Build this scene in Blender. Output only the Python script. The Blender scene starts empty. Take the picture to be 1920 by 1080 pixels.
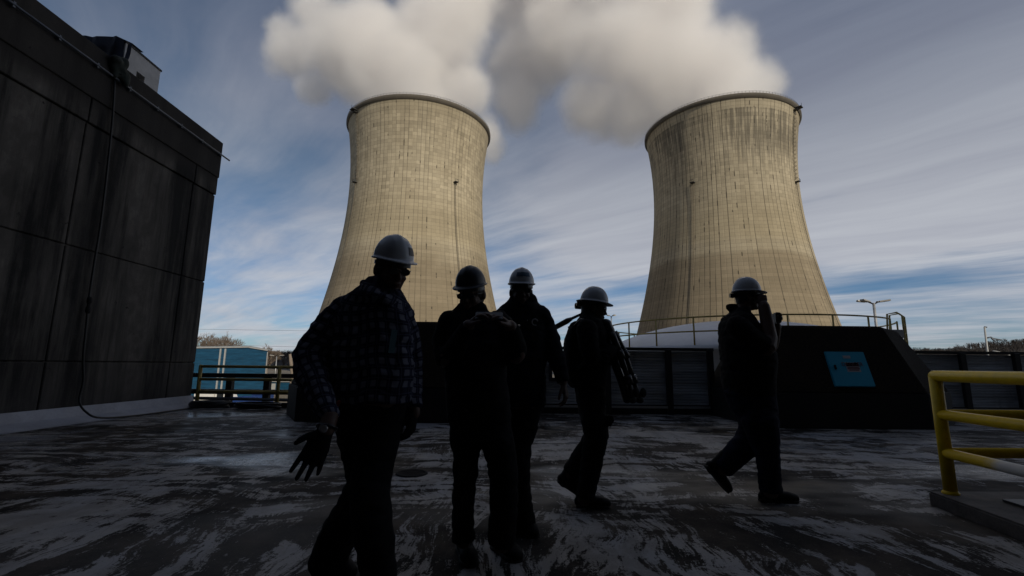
import bpy, bmesh, math, random
import numpy as np
from mathutils import Vector, Matrix, noise as mnoise
R = math.radians
random.seed(7)
scene = bpy.context.scene
COL = scene.collection

# ------------------------------------------------------------------ camera, sky, sun, exposure
CAM_F, CAM_P, CAM_R, CAM_H = 873.5, 0.1637, 0.0104, 1.12
cam = bpy.data.objects.new("camera", bpy.data.cameras.new("camera"))
COL.objects.link(cam)
cam.data.sensor_width = 36.0
cam.data.lens = 36.0 * CAM_F / 1920.0
cam.data.clip_start, cam.data.clip_end = 0.05, 9000
cam.matrix_world = Matrix.Translation((0, 0, CAM_H)) @ Matrix.Rotation(math.pi / 2 + CAM_P, 4, 'X') @ Matrix.Rotation(CAM_R, 4, 'Z')
scene.camera = cam
scene.view_settings.view_transform = 'Standard'
scene.view_settings.look = 'None'
scene.view_settings.exposure = 0.0
scene.view_settings.gamma = 1.0
scene.cycles.use_denoising = True
scene.cycles.max_bounces = 14
scene.cycles.diffuse_bounces = 3
scene.cycles.volume_bounces = 12
scene.cycles.volume_step_rate = 1.0
scene.cycles.volume_max_steps = 256
scene.cycles.sample_clamp_indirect = 4.0

SHADE_CANOPY_Y = -0.5  # front edge of the added overhang that dims the foreground
SUN_AZ, SUN_EL = R(146), R(29)
SKY_STRENGTH = 0.058
sun = bpy.data.objects.new("sun", bpy.data.lights.new("sun", 'SUN'))
sun.data.energy = 3.05
sun.data.angle = R(0.53)
sun.data.color = (1.0, 0.91, 0.745)
to_sun = Vector((math.sin(SUN_AZ) * math.cos(SUN_EL), math.cos(SUN_AZ) * math.cos(SUN_EL), math.sin(SUN_EL)))
sun.rotation_euler = to_sun.to_track_quat('Z', 'Y').to_euler()
COL.objects.link(sun)


# ------------------------------------------------------------------ node helper
class Nodes:
    def __init__(s, tree):
        s.t = tree
        tree.nodes.clear()

    def new(s, typ, ins=None, **props):
        n = s.t.nodes.new(typ)
        for k, v in props.items():
            setattr(n, k, v)
        for k, v in (ins or {}).items():
            s.set(n.inputs[k], v)
        return n

    def set(s, sock, v):
        if isinstance(v, bpy.types.NodeSocket):
            s.t.links.new(v, sock)
        elif v is not None:
            if hasattr(sock.default_value, '__len__') and not hasattr(v, '__len__'):
                v = [v] * len(sock.default_value)
            if hasattr(sock.default_value, '__len__') and len(sock.default_value) == 4 and len(v) == 3:
                v = (*v, 1)
            sock.default_value = v

    def m(s, op, a, b=None, c=None, clamp=False):
        n = s.new('ShaderNodeMath', operation=op, use_clamp=clamp)
        s.set(n.inputs[0], a)
        if b is not None: s.set(n.inputs[1], b)
        if c is not None: s.set(n.inputs[2], c)
        return n.outputs[0]

    def vm(s, op, a, b=None):
        n = s.new('ShaderNodeVectorMath', operation=op)
        s.set(n.inputs[0], a)
        if b is not None: s.set(n.inputs[1], b)
        return n.outputs[1] if op in ('DISTANCE', 'LENGTH', 'DOT_PRODUCT') else n.outputs[0]

    def noise(s, vec, scale, detail=4, rough=0.55, dist=0.0):
        n = s.new('ShaderNodeTexNoise', {'Vector': vec, 'Scale': scale, 'Detail': detail, 'Roughness': rough, 'Distortion': dist})
        return n.outputs[0]

    def ramp(s, v, lo, hi):
        n = s.new('ShaderNodeMapRange', {'Value': v, 'From Min': lo, 'From Max': hi}, interpolation_type='SMOOTHSTEP')
        return n.outputs[0]

    def mix(s, f, a, b, mode='MIX'):
        n = s.new('ShaderNodeMix', data_type='RGBA', blend_type=mode)
        s.set(n.inputs[0], f); s.set(n.inputs[6], a); s.set(n.inputs[7], b)
        return n.outputs[2]

    def mapv(s, vec, scale=(1, 1, 1), loc=(0, 0, 0), rot=(0, 0, 0)):
        n = s.new('ShaderNodeMapping', {'Vector': vec, 'Scale': scale, 'Location': loc, 'Rotation': rot})
        return n.outputs[0]

    def obj(s):
        return s.new('ShaderNodeTexCoord').outputs['Object']

    def uv(s):
        return s.new('ShaderNodeTexCoord').outputs['UV']

    def sep(s, v):
        return s.new('ShaderNodeSeparateXYZ', {'Vector': v}).outputs

    def comb(s, x, y, z):
        return s.new('ShaderNodeCombineXYZ', {'X': x, 'Y': y, 'Z': z}).outputs[0]

    def wn(s, v):
        return s.new('ShaderNodeTexWhiteNoise', {'Vector': v}, noise_dimensions='3D').outputs[0]

    def surf(s, color, rough=0.7, metal=0.0, bump=None, bdist=0.01, bstr=0.5, spec=0.5, emis=None):
        b = s.new('ShaderNodeBsdfPrincipled', {'Base Color': color, 'Roughness': rough, 'Metallic': metal, 'Specular IOR Level': spec})
        if bump is not None:
            bn = s.new('ShaderNodeBump', {'Height': bump, 'Distance': bdist, 'Strength': bstr})
            s.set(b.inputs['Normal'], bn.outputs[0])
        o = s.new('ShaderNodeOutputMaterial')
        s.t.links.new(b.outputs[0], o.inputs['Surface'])
        return b


def mat(name):
    m = bpy.data.materials.new(name)
    m.use_nodes = True
    return m, Nodes(m.node_tree)


def simple(name, col, rough=0.6, metal=0.0, var=0.25, scale=3.0, bump=0.3, spec=0.5):
    """plain painted / rough material with mottled wear"""
    m, n = mat(name)
    o = n.obj()
    a = n.noise(o, scale, 6, 0.65)
    f = n.noise(o, scale * 14, 3, 0.6)
    k = n.m('ADD', n.m('MULTIPLY', a, 0.75), n.m('MULTIPLY', f, 0.25))
    lo = tuple(c * (1 - var) for c in col); hi = tuple(min(1, c * (1 + var)) for c in col)
    n.surf(n.mix(n.ramp(k, 0.3, 0.7), lo, hi), n.m('ADD', n.m('MULTIPLY', a, 0.2), rough - 0.1), metal, k, 0.004, bump, spec)
    return m


# ------------------------------------------------------------------ world: Nishita sky plus thin wind-drawn cirrus
world = bpy.data.worlds.new("World")
scene.world = world
world.use_nodes = True
n = Nodes(world.node_tree)
sky = n.new('ShaderNodeTexSky', sky_type='NISHITA', sun_disc=False, sun_elevation=SUN_EL, sun_rotation=SUN_AZ,
            air_density=1.0, dust_density=0.5, ozone_density=2.2, altitude=200)
d = n.new('ShaderNodeTexCoord').outputs['Generated']
dx, dy, dz = n.sep(d)
zz = n.m('ADD', n.m('MAXIMUM', dz, 0.0), 0.07)
p = n.comb(n.m('DIVIDE', dx, zz), n.m('DIVIDE', dy, zz), 0.0)
warp = n.new('ShaderNodeTexNoise', {'Vector': p, 'Scale': 0.45, 'Detail': 3}).outputs['Color']
pw = n.vm('ADD', p, n.vm('MULTIPLY', n.vm('SUBTRACT', warp, (0.5, 0.5, 0.5)), (0.8, 0.8, 0)))
pr = n.mapv(pw, rot=(0, 0, R(-138)))                     # x now runs along the upper wind
veil = n.noise(n.mapv(pr, (0.34, 0.62, 1), (3.1, 1.7, 0)), 1.0, 4, 0.5)
streak = n.noise(n.mapv(pr, (0.30, 1.7, 1), (0.4, 2.9, 0)), 1.0, 6, 0.6, 0.2)
fine = n.noise(n.mapv(pr, (0.9, 5.5, 1), (5, 1, 0)), 1.0, 5, 0.6)
puff = n.noise(n.mapv(pr, (0.9, 1.5, 1), (2, 7, 0)), 1.0, 6, 0.6)
dens = n.m('ADD', n.m('MULTIPLY', veil, 0.44), n.m('ADD', n.m('MULTIPLY', puff, 0.28), n.m('ADD', n.m('MULTIPLY', streak, 0.22), n.m('MULTIPLY', fine, 0.06))))
# a thick sheet of cirrostratus hangs over the right half of the sky, its lower edge clear of the horizon
sheet = n.m('MULTIPLY', n.ramp(n.m('ADD', dx, n.m('MULTIPLY', veil, 0.3)), 0.12, 0.5), n.ramp(n.m('ADD', dz, n.m('MULTIPLY', streak, 0.05)), 0.195, 0.235))
sheet = n.m('MULTIPLY', sheet, n.m('SUBTRACT', 1.0, n.m('MULTIPLY', n.ramp(dz, 0.42, 0.62), 0.75)))
dens = n.m('ADD', dens, n.m('MULTIPLY', sheet, 0.17))
mask = n.ramp(dens, 0.36, 0.62)
cloud = n.mix(n.ramp(dz, 0.16, 0.60), (0.49, 0.505, 0.55), (0.178, 0.203, 0.272))
tex = n.m('ADD', n.m('MULTIPLY', n.ramp(n.m('ADD', n.m('MULTIPLY', streak, 0.7), n.m('MULTIPLY', fine, 0.3)), 0.32, 0.68), 0.24), 0.87)
cloud = n.mix(1.0, cloud, n.comb(tex, tex, n.m('ADD', n.m('MULTIPLY', tex, 0.8), 0.2)), 'MULTIPLY')
skyc = n.mix(1.0, sky.outputs[0], (SKY_STRENGTH, SKY_STRENGTH, SKY_STRENGTH * 0.97), 'MULTIPLY')
skyc = n.mix(n.m('SUBTRACT', 1.0, n.ramp(dz, 0.05, 0.4)), skyc, n.mix(1.0, skyc, (0.62, 0.88, 1.24), 'MULTIPLY'))
final = n.mix(n.m('MULTIPLY', mask, 0.9), skyc, cloud)
bg = n.new('ShaderNodeBackground', {'Color': final, 'Strength': 1.0})
out = n.new('ShaderNodeOutputWorld')
world.node_tree.links.new(bg.outputs[0], out.inputs['Surface'])


# ------------------------------------------------------------------ picture measurements -> places
def ray(px, py):
    x, y = (px - 960) / CAM_F, (540 - py) / CAM_F
    c, s = math.cos(CAM_R), math.sin(CAM_R)
    x, y = x * c - y * s, x * s + y * c
    return Vector((x, math.cos(CAM_P) - y * math.sin(CAM_P), math.sin(CAM_P) + y * math.cos(CAM_P)))


def at(px, py, Y):
    v = ray(px, py)
    return v * (Y / v.y) + Vector((0, 0, CAM_H))


def on_x(px, py, X):
    v = ray(px, py)
    return v * (X / v.x) + Vector((0, 0, CAM_H))


def gnd(px, py, z=0.0):
    v = ray(px, py)
    return v * ((z - CAM_H) / v.z) + Vector((0, 0, CAM_H))


# ------------------------------------------------------------------ object helpers
def tag(o, label=None, cat=None, group=None, kind=None):
    if label: o["label"] = label
    if cat: o["category"] = cat
    if group: o["group"] = group
    if kind: o["kind"] = kind
    return o


def thing(name, label, cat, loc=(0, 0, 0), rz=0, group=None):
    o = bpy.data.objects.new(name, None)
    o.empty_display_size = 0.2
    COL.objects.link(o)
    o.location = loc
    o.rotation_euler = (0, 0, rz)
    return tag(o, label, cat, group)


def put(name, me, material, parent=None, smooth=False):
    """link a mesh / bmesh given in WORLD coordinates as one object; under a parent it keeps its place"""
    if isinstance(me, bmesh.types.BMesh):
        b = me
        me = bpy.data.meshes.new(name)
        b.to_mesh(me)
        b.free()
    if smooth:
        me.polygons.foreach_set('use_smooth', [True] * len(me.polygons))
    o = bpy.data.objects.new(name, me)
    if material is not None:
        if len(me.materials) == 0: me.materials.append(material)
        else: me.materials[0] = material
    COL.objects.link(o)
    if parent is not None:
        o.parent = parent
        w = Matrix.Identity(4); q = parent; chain = []
        while q is not None:
            chain.append(q); q = q.parent
        for q in reversed(chain):
            w = w @ q.matrix_parent_inverse @ Matrix.LocRotScale(q.location, q.rotation_euler, q.scale)
        o.matrix_parent_inverse = w.inverted()
    return o


def B():
    return bmesh.new()


def box(bm, lo, hi, M=None):
    lo, hi = Vector(lo), Vector(hi)
    c = (lo + hi) / 2; s = hi - lo
    T = Matrix.Translation(c) @ Matrix.Diagonal((s.x, s.y, s.z, 1))
    if M is not None: T = M @ T
    return bmesh.ops.create_cube(bm, size=1, matrix=T)['verts']


def frame_from(a, b, up=Vector((0, 0, 1))):
    z = (b - a).normalized()
    if abs(z.dot(up)) > 0.98: up = Vector((0, 1, 0))
    x = up.cross(z).normalized(); y = z.cross(x)
    return x, y, z


def tube(bm, pts, r, seg=8, cap=True):
    """round pipe along a polyline; r may be a list"""
    pts = [Vector(p) for p in pts]
    rs = r if isinstance(r, (list, tuple)) else [r] * len(pts)
    rings = []
    x = None
    for i, p in enumerate(pts):
        t = (pts[min(i + 1, len(pts) - 1)] - pts[max(i - 1, 0)]).normalized()
        if x is None:
            up = Vector((0, 0, 1)) if abs(t.z) < 0.95 else Vector((0, 1, 0))
            x = up.cross(t).normalized()
        x = (x - t * x.dot(t)).normalized()
        y = t.cross(x)
        rings.append([bm.verts.new(p + (x * math.cos(a) + y * math.sin(a)) * rs[i]) for a in [2 * math.pi * k / seg for k in range(seg)]])
    for a, b in zip(rings, rings[1:]):
        for k in range(seg):
            bm.faces.new((a[k], a[(k + 1) % seg], b[(k + 1) % seg], b[k])).smooth = True
    if cap:
        bm.faces.new(rings[0][::-1]); bm.faces.new(rings[-1])


def bar(bm, a, b, w, h, up=Vector((0, 0, 1))):
    """rectangular bar from a to b"""
    a, b = Vector(a), Vector(b)
    x, y, z = frame_from(a, b, up)
    vs = []
    for p in (a, b):
        vs.append([bm.verts.new(p + x * sx * w / 2 + y * sy * h / 2) for sx, sy in ((-1, -1), (1, -1), (1, 1), (-1, 1))])
    for k in range(4):
        bm.faces.new((vs[0][k], vs[0][(k + 1) % 4], vs[1][(k + 1) % 4], vs[1][k]))
    bm.faces.new(vs[0][::-1]); bm.faces.new(vs[1])


def lathe(bm, prof, seg, center=(0, 0, 0), close=False, uvname=None, ucount=1.0, a0=0.0, a1=2 * math.pi):
    cx, cy, cz = center
    full = abs(a1 - a0 - 2 * math.pi) < 1e-6
    cols = seg if full else seg + 1
    ring = []
    for r, z in prof:
        ring.append([bm.verts.new((cx + r * math.cos(a0 + (a1 - a0) * k / seg), cy + r * math.sin(a0 + (a1 - a0) * k / seg), cz + z)) for k in range(cols)])
    uvl = bm.loops.layers.uv.new(uvname) if uvname else None
    for i in range(len(prof) - 1):
        for k in range(seg):
            k2 = (k + 1) % cols
            f = bm.faces.new((ring[i][k], ring[i][k2], ring[i + 1][k2], ring[i + 1][k]))
            f.smooth = True
            if uvl:
                for l, (u, z) in zip(f.loops, ((k, prof[i][1]), (k + 1, prof[i][1]), (k + 1, prof[i + 1][1]), (k, prof[i + 1][1]))):
                    l[uvl].uv = (u / seg * ucount, z)
    return ring


def prism(bm, rings):
    """stack of polygons with equal counts, closed at both ends"""
    vs = [[bm.verts.new(p) for p in r] for r in rings]
    k = len(vs[0])
    for a, b in zip(vs, vs[1:]):
        for i in range(k):
            bm.faces.new((a[i], a[(i + 1) % k], b[(i + 1) % k], b[i]))
    bm.faces.new(vs[0][::-1]); bm.faces.new(vs[-1])


def bevel(bm, w, seg=2):
    bmesh.ops.recalc_face_normals(bm, faces=bm.faces)
    bmesh.ops.bevel(bm, geom=list(bm.edges), offset=w, segments=seg, affect='EDGES', clamp_overlap=True)


# ------------------------------------------------------------------ materials
def m_deck():
    m, n = mat("worn deck paint")
    o = n.obj()
    x, y, z = n.sep(o)
    wv = n.new('ShaderNodeTexNoise', {'Vector': o, 'Scale': 0.55, 'Detail': 3}).outputs['Color']
    ow = n.vm('ADD', o, n.vm('MULTIPLY', n.vm('SUBTRACT', wv, (0.5, 0.5, 0.5)), (1.1, 1.1, 0)))
    big = n.noise(n.mapv(ow, (1.1, 0.62, 1), (2.3, 0.4, 0)), 1.0, 4, 0.6)
    cover = n.noise(n.mapv(o, (0.33, 0.33, 1), (8.2, 3.1, 0)), 1.0, 2, 0.5)
    st1 = n.noise(n.mapv(ow, (4.6, 1.25, 1), (0.3, 0.7, 0)), 1.0, 9, 0.74, 0.5)
    st2 = n.noise(n.mapv(ow, (0.95, 4.2, 1), (7.3, 1.9, 0)), 1.0, 9, 0.72, 0.4)
    far = n.ramp(n.m('ADD', y, n.m('MULTIPLY', big, 3.0)), 4.2, 6.0)
    st = n.m('ADD', n.m('MULTIPLY', st1, n.m('SUBTRACT', 1.0, far)), n.m('MULTIPLY', st2, far))
    grain = n.noise(o, 40, 6, 0.85)
    brush = n.noise(n.mapv(ow, (30, 2.4, 1), (1, 2, 0)), 1.0, 5, 0.75)
    st3 = n.noise(n.mapv(ow, (9.0, 2.6, 1), (5, 5, 0)), 1.0, 7, 0.75, 0.4)
    v = n.m('ADD', n.m('MULTIPLY', big, 0.24), n.m('ADD', n.m('MULTIPLY', st, 0.38), n.m('MULTIPLY', st3, 0.12)))
    v = n.m('ADD', v, n.m('ADD', n.m('MULTIPLY', grain, 0.13), n.m('MULTIPLY', brush, 0.13)))
    v = n.m('ADD', v, n.m('MULTIPLY', n.m('SUBTRACT', cover, 0.5), 0.14))
    paint = n.ramp(v, 0.499, 0.512)
    tone = n.noise(o, 0.5, 4, 0.65)
    white = n.mix(n.ramp(tone, 0.38, 0.62), (0.265, 0.268, 0.28), (0.35, 0.328, 0.302))
    worn_ = n.ramp(n.noise(n.mapv(ow, (3.4, 1.5, 1), (3, 1, 0)), 1.0, 8, 0.75), 0.44, 0.60)
    white = n.mix(n.m('MULTIPLY', worn_, 0.6), white, (0.15, 0.14, 0.13))
    tb = n.noise(o, 1.6, 5, 0.65)
    bare = n.mix(n.ramp(tb, 0.40, 0.68), (0.010, 0.0095, 0.0095), (0.058, 0.047, 0.038))
    bare = n.mix(n.m('MULTIPLY', n.ramp(n.noise(o, 70, 4, 0.75), 0.52, 0.66), 0.35), bare, (0.11, 0.10, 0.095))
    col = n.mix(paint, bare, white)
    sp = n.noise(o, 95, 2, 0.6)
    col = n.mix(n.m('MULTIPLY', n.ramp(sp, 0.60, 0.70), 0.5), col, (0.03, 0.03, 0.03))
    ln2 = n.noise(n.mapv(ow, (1.7, 0.8, 1), (13, 5, 0)), 1.0, 2, 0.5)
    edge2 = n.m('SUBTRACT', 1.0, n.ramp(n.m('ABSOLUTE', n.m('SUBTRACT', ln2, 0.47)), 0.0, 0.003))
    col = n.mix(n.m('MULTIPLY', edge2, 0.3), col, (0.02, 0.02, 0.02))
    wet = n.ramp(n.noise(n.mapv(o, (0.35, 0.6, 1), (1, 6, 0)), 1.0, 4, 0.6), 0.47, 0.62)
    rough = n.m('SUBTRACT', n.m('SUBTRACT', n.m('ADD', 0.66, n.m('MULTIPLY', grain, 0.2)), n.m('MULTIPLY', n.ramp(y, 3.5, 7.5), 0.16)), n.m('MULTIPLY', n.m('MULTIPLY', wet, n.ramp(y, 3.0, 5.5)), 0.46))
    bs = n.surf(col, rough, 0, n.m('ADD', n.m('MULTIPLY', paint, 0.8), n.m('MULTIPLY', grain, 0.7)), 0.004, 0.55, 0.35)
    n.set(bs.inputs['Specular IOR Level'], n.m('ADD', n.m('ADD', 0.06, n.m('MULTIPLY', paint, 0.20)), n.m('MULTIPLY', wet, 0.30)))
    return m


def m_wall():
    """board-marked precast concrete with rain streaks"""
    m, n = mat("stained concrete")
    o = n.obj()
    cloud = n.noise(n.mapv(o, (0.5, 0.5, 0.35)), 1.0, 6, 0.62)
    streak = n.noise(n.mapv(o, (1.0, 0.95, 0.075), (0, 0.35, 0)), 1.0, 7, 0.68)
    mott = n.noise(n.mapv(o, (2.2, 2.2, 1.6)), 1.0, 8, 0.75)
    drip = n.noise(n.mapv(o, (5.0, 6.0, 0.16)), 1.0, 4, 0.6)
    grain = n.noise(o, 26, 6, 0.7)
    col = n.mix(n.ramp(cloud, 0.3, 0.7), (0.095, 0.086, 0.077), (0.195, 0.178, 0.158))
    col = n.mix(n.m('MULTIPLY', n.ramp(mott, 0.40, 0.68), 0.7), n.mix(1.0, col, (0.55, 0.54, 0.53), 'MULTIPLY'), n.mix(1.0, col, (1.25, 1.22, 1.18), 'MULTIPLY'))
    col = n.mix(n.m('MULTIPLY', n.ramp(n.m('ADD', streak, n.m('MULTIPLY', n.m('SUBTRACT', mott, 0.5), 0.25)), 0.45, 0.62), 0.95), col, (0.012, 0.0115, 0.011))
    col = n.mix(n.m('MULTIPLY', n.ramp(drip, 0.5, 0.8), 0.25), col, (0.05, 0.05, 0.05))
    col = n.mix(n.m('MULTIPLY', n.ramp(grain, 0.55, 0.75), 0.35), col, (0.08, 0.08, 0.08))
    zc = n.sep(o)[2]
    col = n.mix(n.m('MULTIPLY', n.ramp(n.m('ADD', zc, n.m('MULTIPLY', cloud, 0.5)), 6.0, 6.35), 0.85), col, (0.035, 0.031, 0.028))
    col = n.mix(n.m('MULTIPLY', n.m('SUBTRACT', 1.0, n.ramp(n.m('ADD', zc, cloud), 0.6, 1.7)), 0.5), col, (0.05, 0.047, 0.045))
    pit = n.noise(o, 3.5, 8, 0.75)
    col = n.mix(n.ramp(pit, 0.63, 0.69), col, (0.016, 0.015, 0.014))
    n.surf(col, 0.85, 0, n.m('ADD', grain, n.m('MULTIPLY', cloud, 0.5)), 0.01, 0.5, 0.2)
    return m


def m_tower(name, seed, dirt, rib, cellk, zlow, lowsoft):
    m, n = mat(name)
    uv = n.uv()
    u, v, _ = n.sep(uv)
    LIFT = 1.95
    cu = n.m('FLOOR', u); cv = n.m('FLOOR', n.m('DIVIDE', v, LIFT))
    cell = n.wn(n.comb(cu, cv, seed))
    rowr = n.wn(n.comb(seed, cv, 2.0))
    colr = n.wn(n.comb(cu, seed, 5.0))
    fu = n.m('FRACT', u); fv = n.m('FRACT', n.m('DIVIDE', v, LIFT))
    eu = n.m('MINIMUM', fu, n.m('SUBTRACT', 1.0, fu)); ev = n.m('MINIMUM', fv, n.m('SUBTRACT', 1.0, fv))
    lineu = n.m('SUBTRACT', 1.0, n.ramp(eu, 0.03, 0.12))
    linev = n.m('SUBTRACT', 1.0, n.ramp(ev, 0.02, 0.10))
    o = n.comb(n.m('MULTIPLY', u, 2.3), v, seed)
    big = n.noise(n.mapv(o, (0.028, 0.018, 1)), 1.0, 5, 0.6)
    upper = n.m('MULTIPLY', n.ramp(v, 72, 96), n.m('SUBTRACT', 1.0, n.ramp(v, 131, 134)))
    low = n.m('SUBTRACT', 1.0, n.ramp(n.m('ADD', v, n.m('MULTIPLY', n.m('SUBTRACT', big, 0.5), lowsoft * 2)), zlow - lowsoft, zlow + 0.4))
    col = n.mix(n.ramp(big, 0.35, 0.65), (0.355, 0.299, 0.208), (0.435, 0.372, 0.266))
    warm = n.m('MULTIPLY', n.ramp(v, 60, 66), n.m('SUBTRACT', 1.0, n.ramp(v, 72, 96)))
    col = n.mix(n.m('MULTIPLY', warm, 0.35), col, (0.37, 0.30, 0.185))
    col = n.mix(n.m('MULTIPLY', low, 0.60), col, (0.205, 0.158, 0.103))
    shade = n.m('ADD', n.m('MULTIPLY', cell, n.m('ADD', n.m('MULTIPLY', upper, 0.42 * cellk), 0.10)), n.m('ADD', n.m('MULTIPLY', rowr, 0.14), n.m('MULTIPLY', colr, 0.12)))
    col = n.mix(1.0, col, n.comb(*[n.m('ADD', n.m('MULTIPLY', shade, 0.85), 0.72)] * 3), 'MULTIPLY')
    # dirt gathered in the vertical rib joints, uneven along their height
    wl = n.noise(n.comb(n.m('MULTIPLY', n.m('ADD', u, 0.5), 7.3), n.m('MULTIPLY', v, 0.045), seed), 1.0, 4, 0.65)
    wl2 = n.wn(n.comb(n.m('FLOOR', n.m('ADD', u, 0.5)), seed, 9.0))
    col = n.mix(n.m('MULTIPLY', n.m('MULTIPLY', lineu, n.ramp(n.m('ADD', wl, n.m('MULTIPLY', n.m('SUBTRACT', wl2, 0.5), 0.35)), 0.36, 0.60)), rib), col, (0.065, 0.055, 0.042))
    col = n.mix(n.m('MULTIPLY', linev, 0.26), col, (0.10, 0.085, 0.065))
    # short dark runs leaking from the joints
    run = n.noise(n.comb(n.m('MULTIPLY', n.m('FLOOR', n.m('ADD', u, 0.5)), 1.37), n.m('MULTIPLY', v, 0.17), seed * 3.1), 1.0, 2, 0.6)
    run = n.m('MULTIPLY', n.ramp(run, 0.62, 0.68), n.m('SUBTRACT', 1.0, n.ramp(eu, 0.05, 0.16)))
    col = n.mix(n.m('MULTIPLY', run, 0.85), col, (0.045, 0.038, 0.030))
    # dark weathering streaks hanging below the clean band under the rim
    band = n.m('MULTIPLY', n.ramp(v, 84, 122), n.m('SUBTRACT', 1.0, n.ramp(v, 133.0, 133.8)))
    soot = n.noise(n.comb(n.m('MULTIPLY', u, 2.1), n.m('MULTIPLY', v, 0.035), seed), 1.0, 5, 0.72)
    soot2 = n.noise(n.mapv(o, (0.045, 0.03, 1), (seed, 2, 0)), 1.0, 3, 0.6)
    sm = n.ramp(n.m('ADD', n.m('MULTIPLY', soot, 0.65), n.m('ADD', n.m('MULTIPLY', soot2, 0.35), n.m('MULTIPLY', band, 0.10))), 0.52, 0.66)
    col = n.mix(n.m('MULTIPLY', n.m('MULTIPLY', band, sm), dirt), col, (0.060, 0.054, 0.046))
    g = n.noise(n.mapv(o, (0.9, 0.9, 1)), 1.0, 6, 0.7)
    col = n.mix(n.m('MULTIPLY', n.ramp(g, 0.45, 0.75), 0.22), col, (0.13, 0.11, 0.08))
    n.surf(col, 0.9, 0, n.m('SUBTRACT', n.m('MULTIPLY', g, 0.25), n.m('ADD', lineu, n.m('MULTIPLY', linev, 0.4))), 0.10, 0.5, 0.15)
    return m


def m_corrugated(name, col):
    m, n = mat(name)
    o = n.obj()
    a = n.noise(n.mapv(o, (0.5, 0.5, 3)), 1.0, 6, 0.65)
    b = n.noise(n.mapv(o, (4, 4, 0.5)), 1.0, 4, 0.6)
    c = n.mix(n.ramp(a, 0.35, 0.7), tuple(k * 0.7 for k in col), tuple(k * 1.2 for k in col))
    c = n.mix(n.m('MULTIPLY', n.ramp(b, 0.58, 0.75), 0.4), c, (0.06, 0.05, 0.045))
    n.surf(c, 0.45, 0.3, a, 0.003, 0.3)
    return m


def m_aggregate():
    m, n = mat("exposed aggregate concrete")
    o = n.obj()
    vo = n.new('ShaderNodeTexVoronoi', {'Vector': o, 'Scale': 42.0})
    big = n.noise(o, 0.9, 5, 0.6)
    c = n.mix(vo.outputs['Distance'], (0.042, 0.032, 0.024), (0.008, 0.007, 0.006))
    c = n.mix(n.m('MULTIPLY', n.wn(vo.outputs['Position']), 0.3), c, (0.055, 0.042, 0.030))
    c = n.mix(n.m('MULTIPLY', n.ramp(big, 0.4, 0.7), 0.5), c, (0.016, 0.014, 0.012))
    n.surf(c, 0.95, 0, n.m('SUBTRACT', 1.0, vo.outputs['Distance']), 0.012, 0.9, 0.1)
    return m


def m_plaid():
    m, n = mat("plaid cloth")
    at_ = n.new('ShaderNodeAttribute', attribute_name='cloth').outputs['Vector']
    u, v, _ = n.sep(at_)
    def bands(t, per):
        f = n.m('FRACT', n.m('DIVIDE', t, per))
        a = n.m('SUBTRACT', 1.0, n.ramp(n.m('ABSOLUTE', n.m('SUBTRACT', f, 0.5)), 0.22, 0.31))
        b = n.m('SUBTRACT', 1.0, n.ramp(n.m('ABSOLUTE', n.m('SUBTRACT', f, 0.04)), 0.02, 0.04))
        return a, b
    ua, ub = bands(u, 0.053); va, vb = bands(v, 0.053)
    k = n.m('ADD', n.m('MULTIPLY', ua, 0.5), n.m('MULTIPLY', va, 0.5))
    col = n.mix(n.ramp(k, 0.3, 0.75), (0.007, 0.008, 0.018), (0.030, 0.034, 0.06))
    col = n.mix(n.m('MULTIPLY', ua, va), col, (0.115, 0.12, 0.155))
    col = n.mix(n.m('MULTIPLY', n.m('MAXIMUM', ub, vb), 0.5), col, (0.09, 0.095, 0.15))
    o = n.obj()
    n.surf(col, 0.9, 0, n.noise(o, 240, 2, 0.6), 0.002, 0.4, 0.1)
    return m


def m_cloth(name, col, scale=60):
    m, n = mat(name)
    o = n.obj()
    a = n.noise(o, 7, 5, 0.6); w = n.noise(o, scale * 5, 2, 0.6)
    n.surf(n.mix(n.ramp(a, 0.3, 0.7), tuple(c * 0.65 for c in col), tuple(c * 1.25 for c in col)), 0.9, 0,
           n.m('ADD', n.m('MULTIPLY', a, 0.6), w), 0.003, 0.5, 0.12)
    return m


def m_skin(name, col):
    m, n = mat(name)
    o = n.obj()
    a = n.noise(o, 25, 5, 0.6)
    n.surf(n.mix(a, tuple(c * 0.8 for c in col), tuple(c * 1.15 for c in col)), 0.55, 0, n.noise(o, 300, 3, 0.6), 0.001, 0.4, 0.3)
    return m


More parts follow.
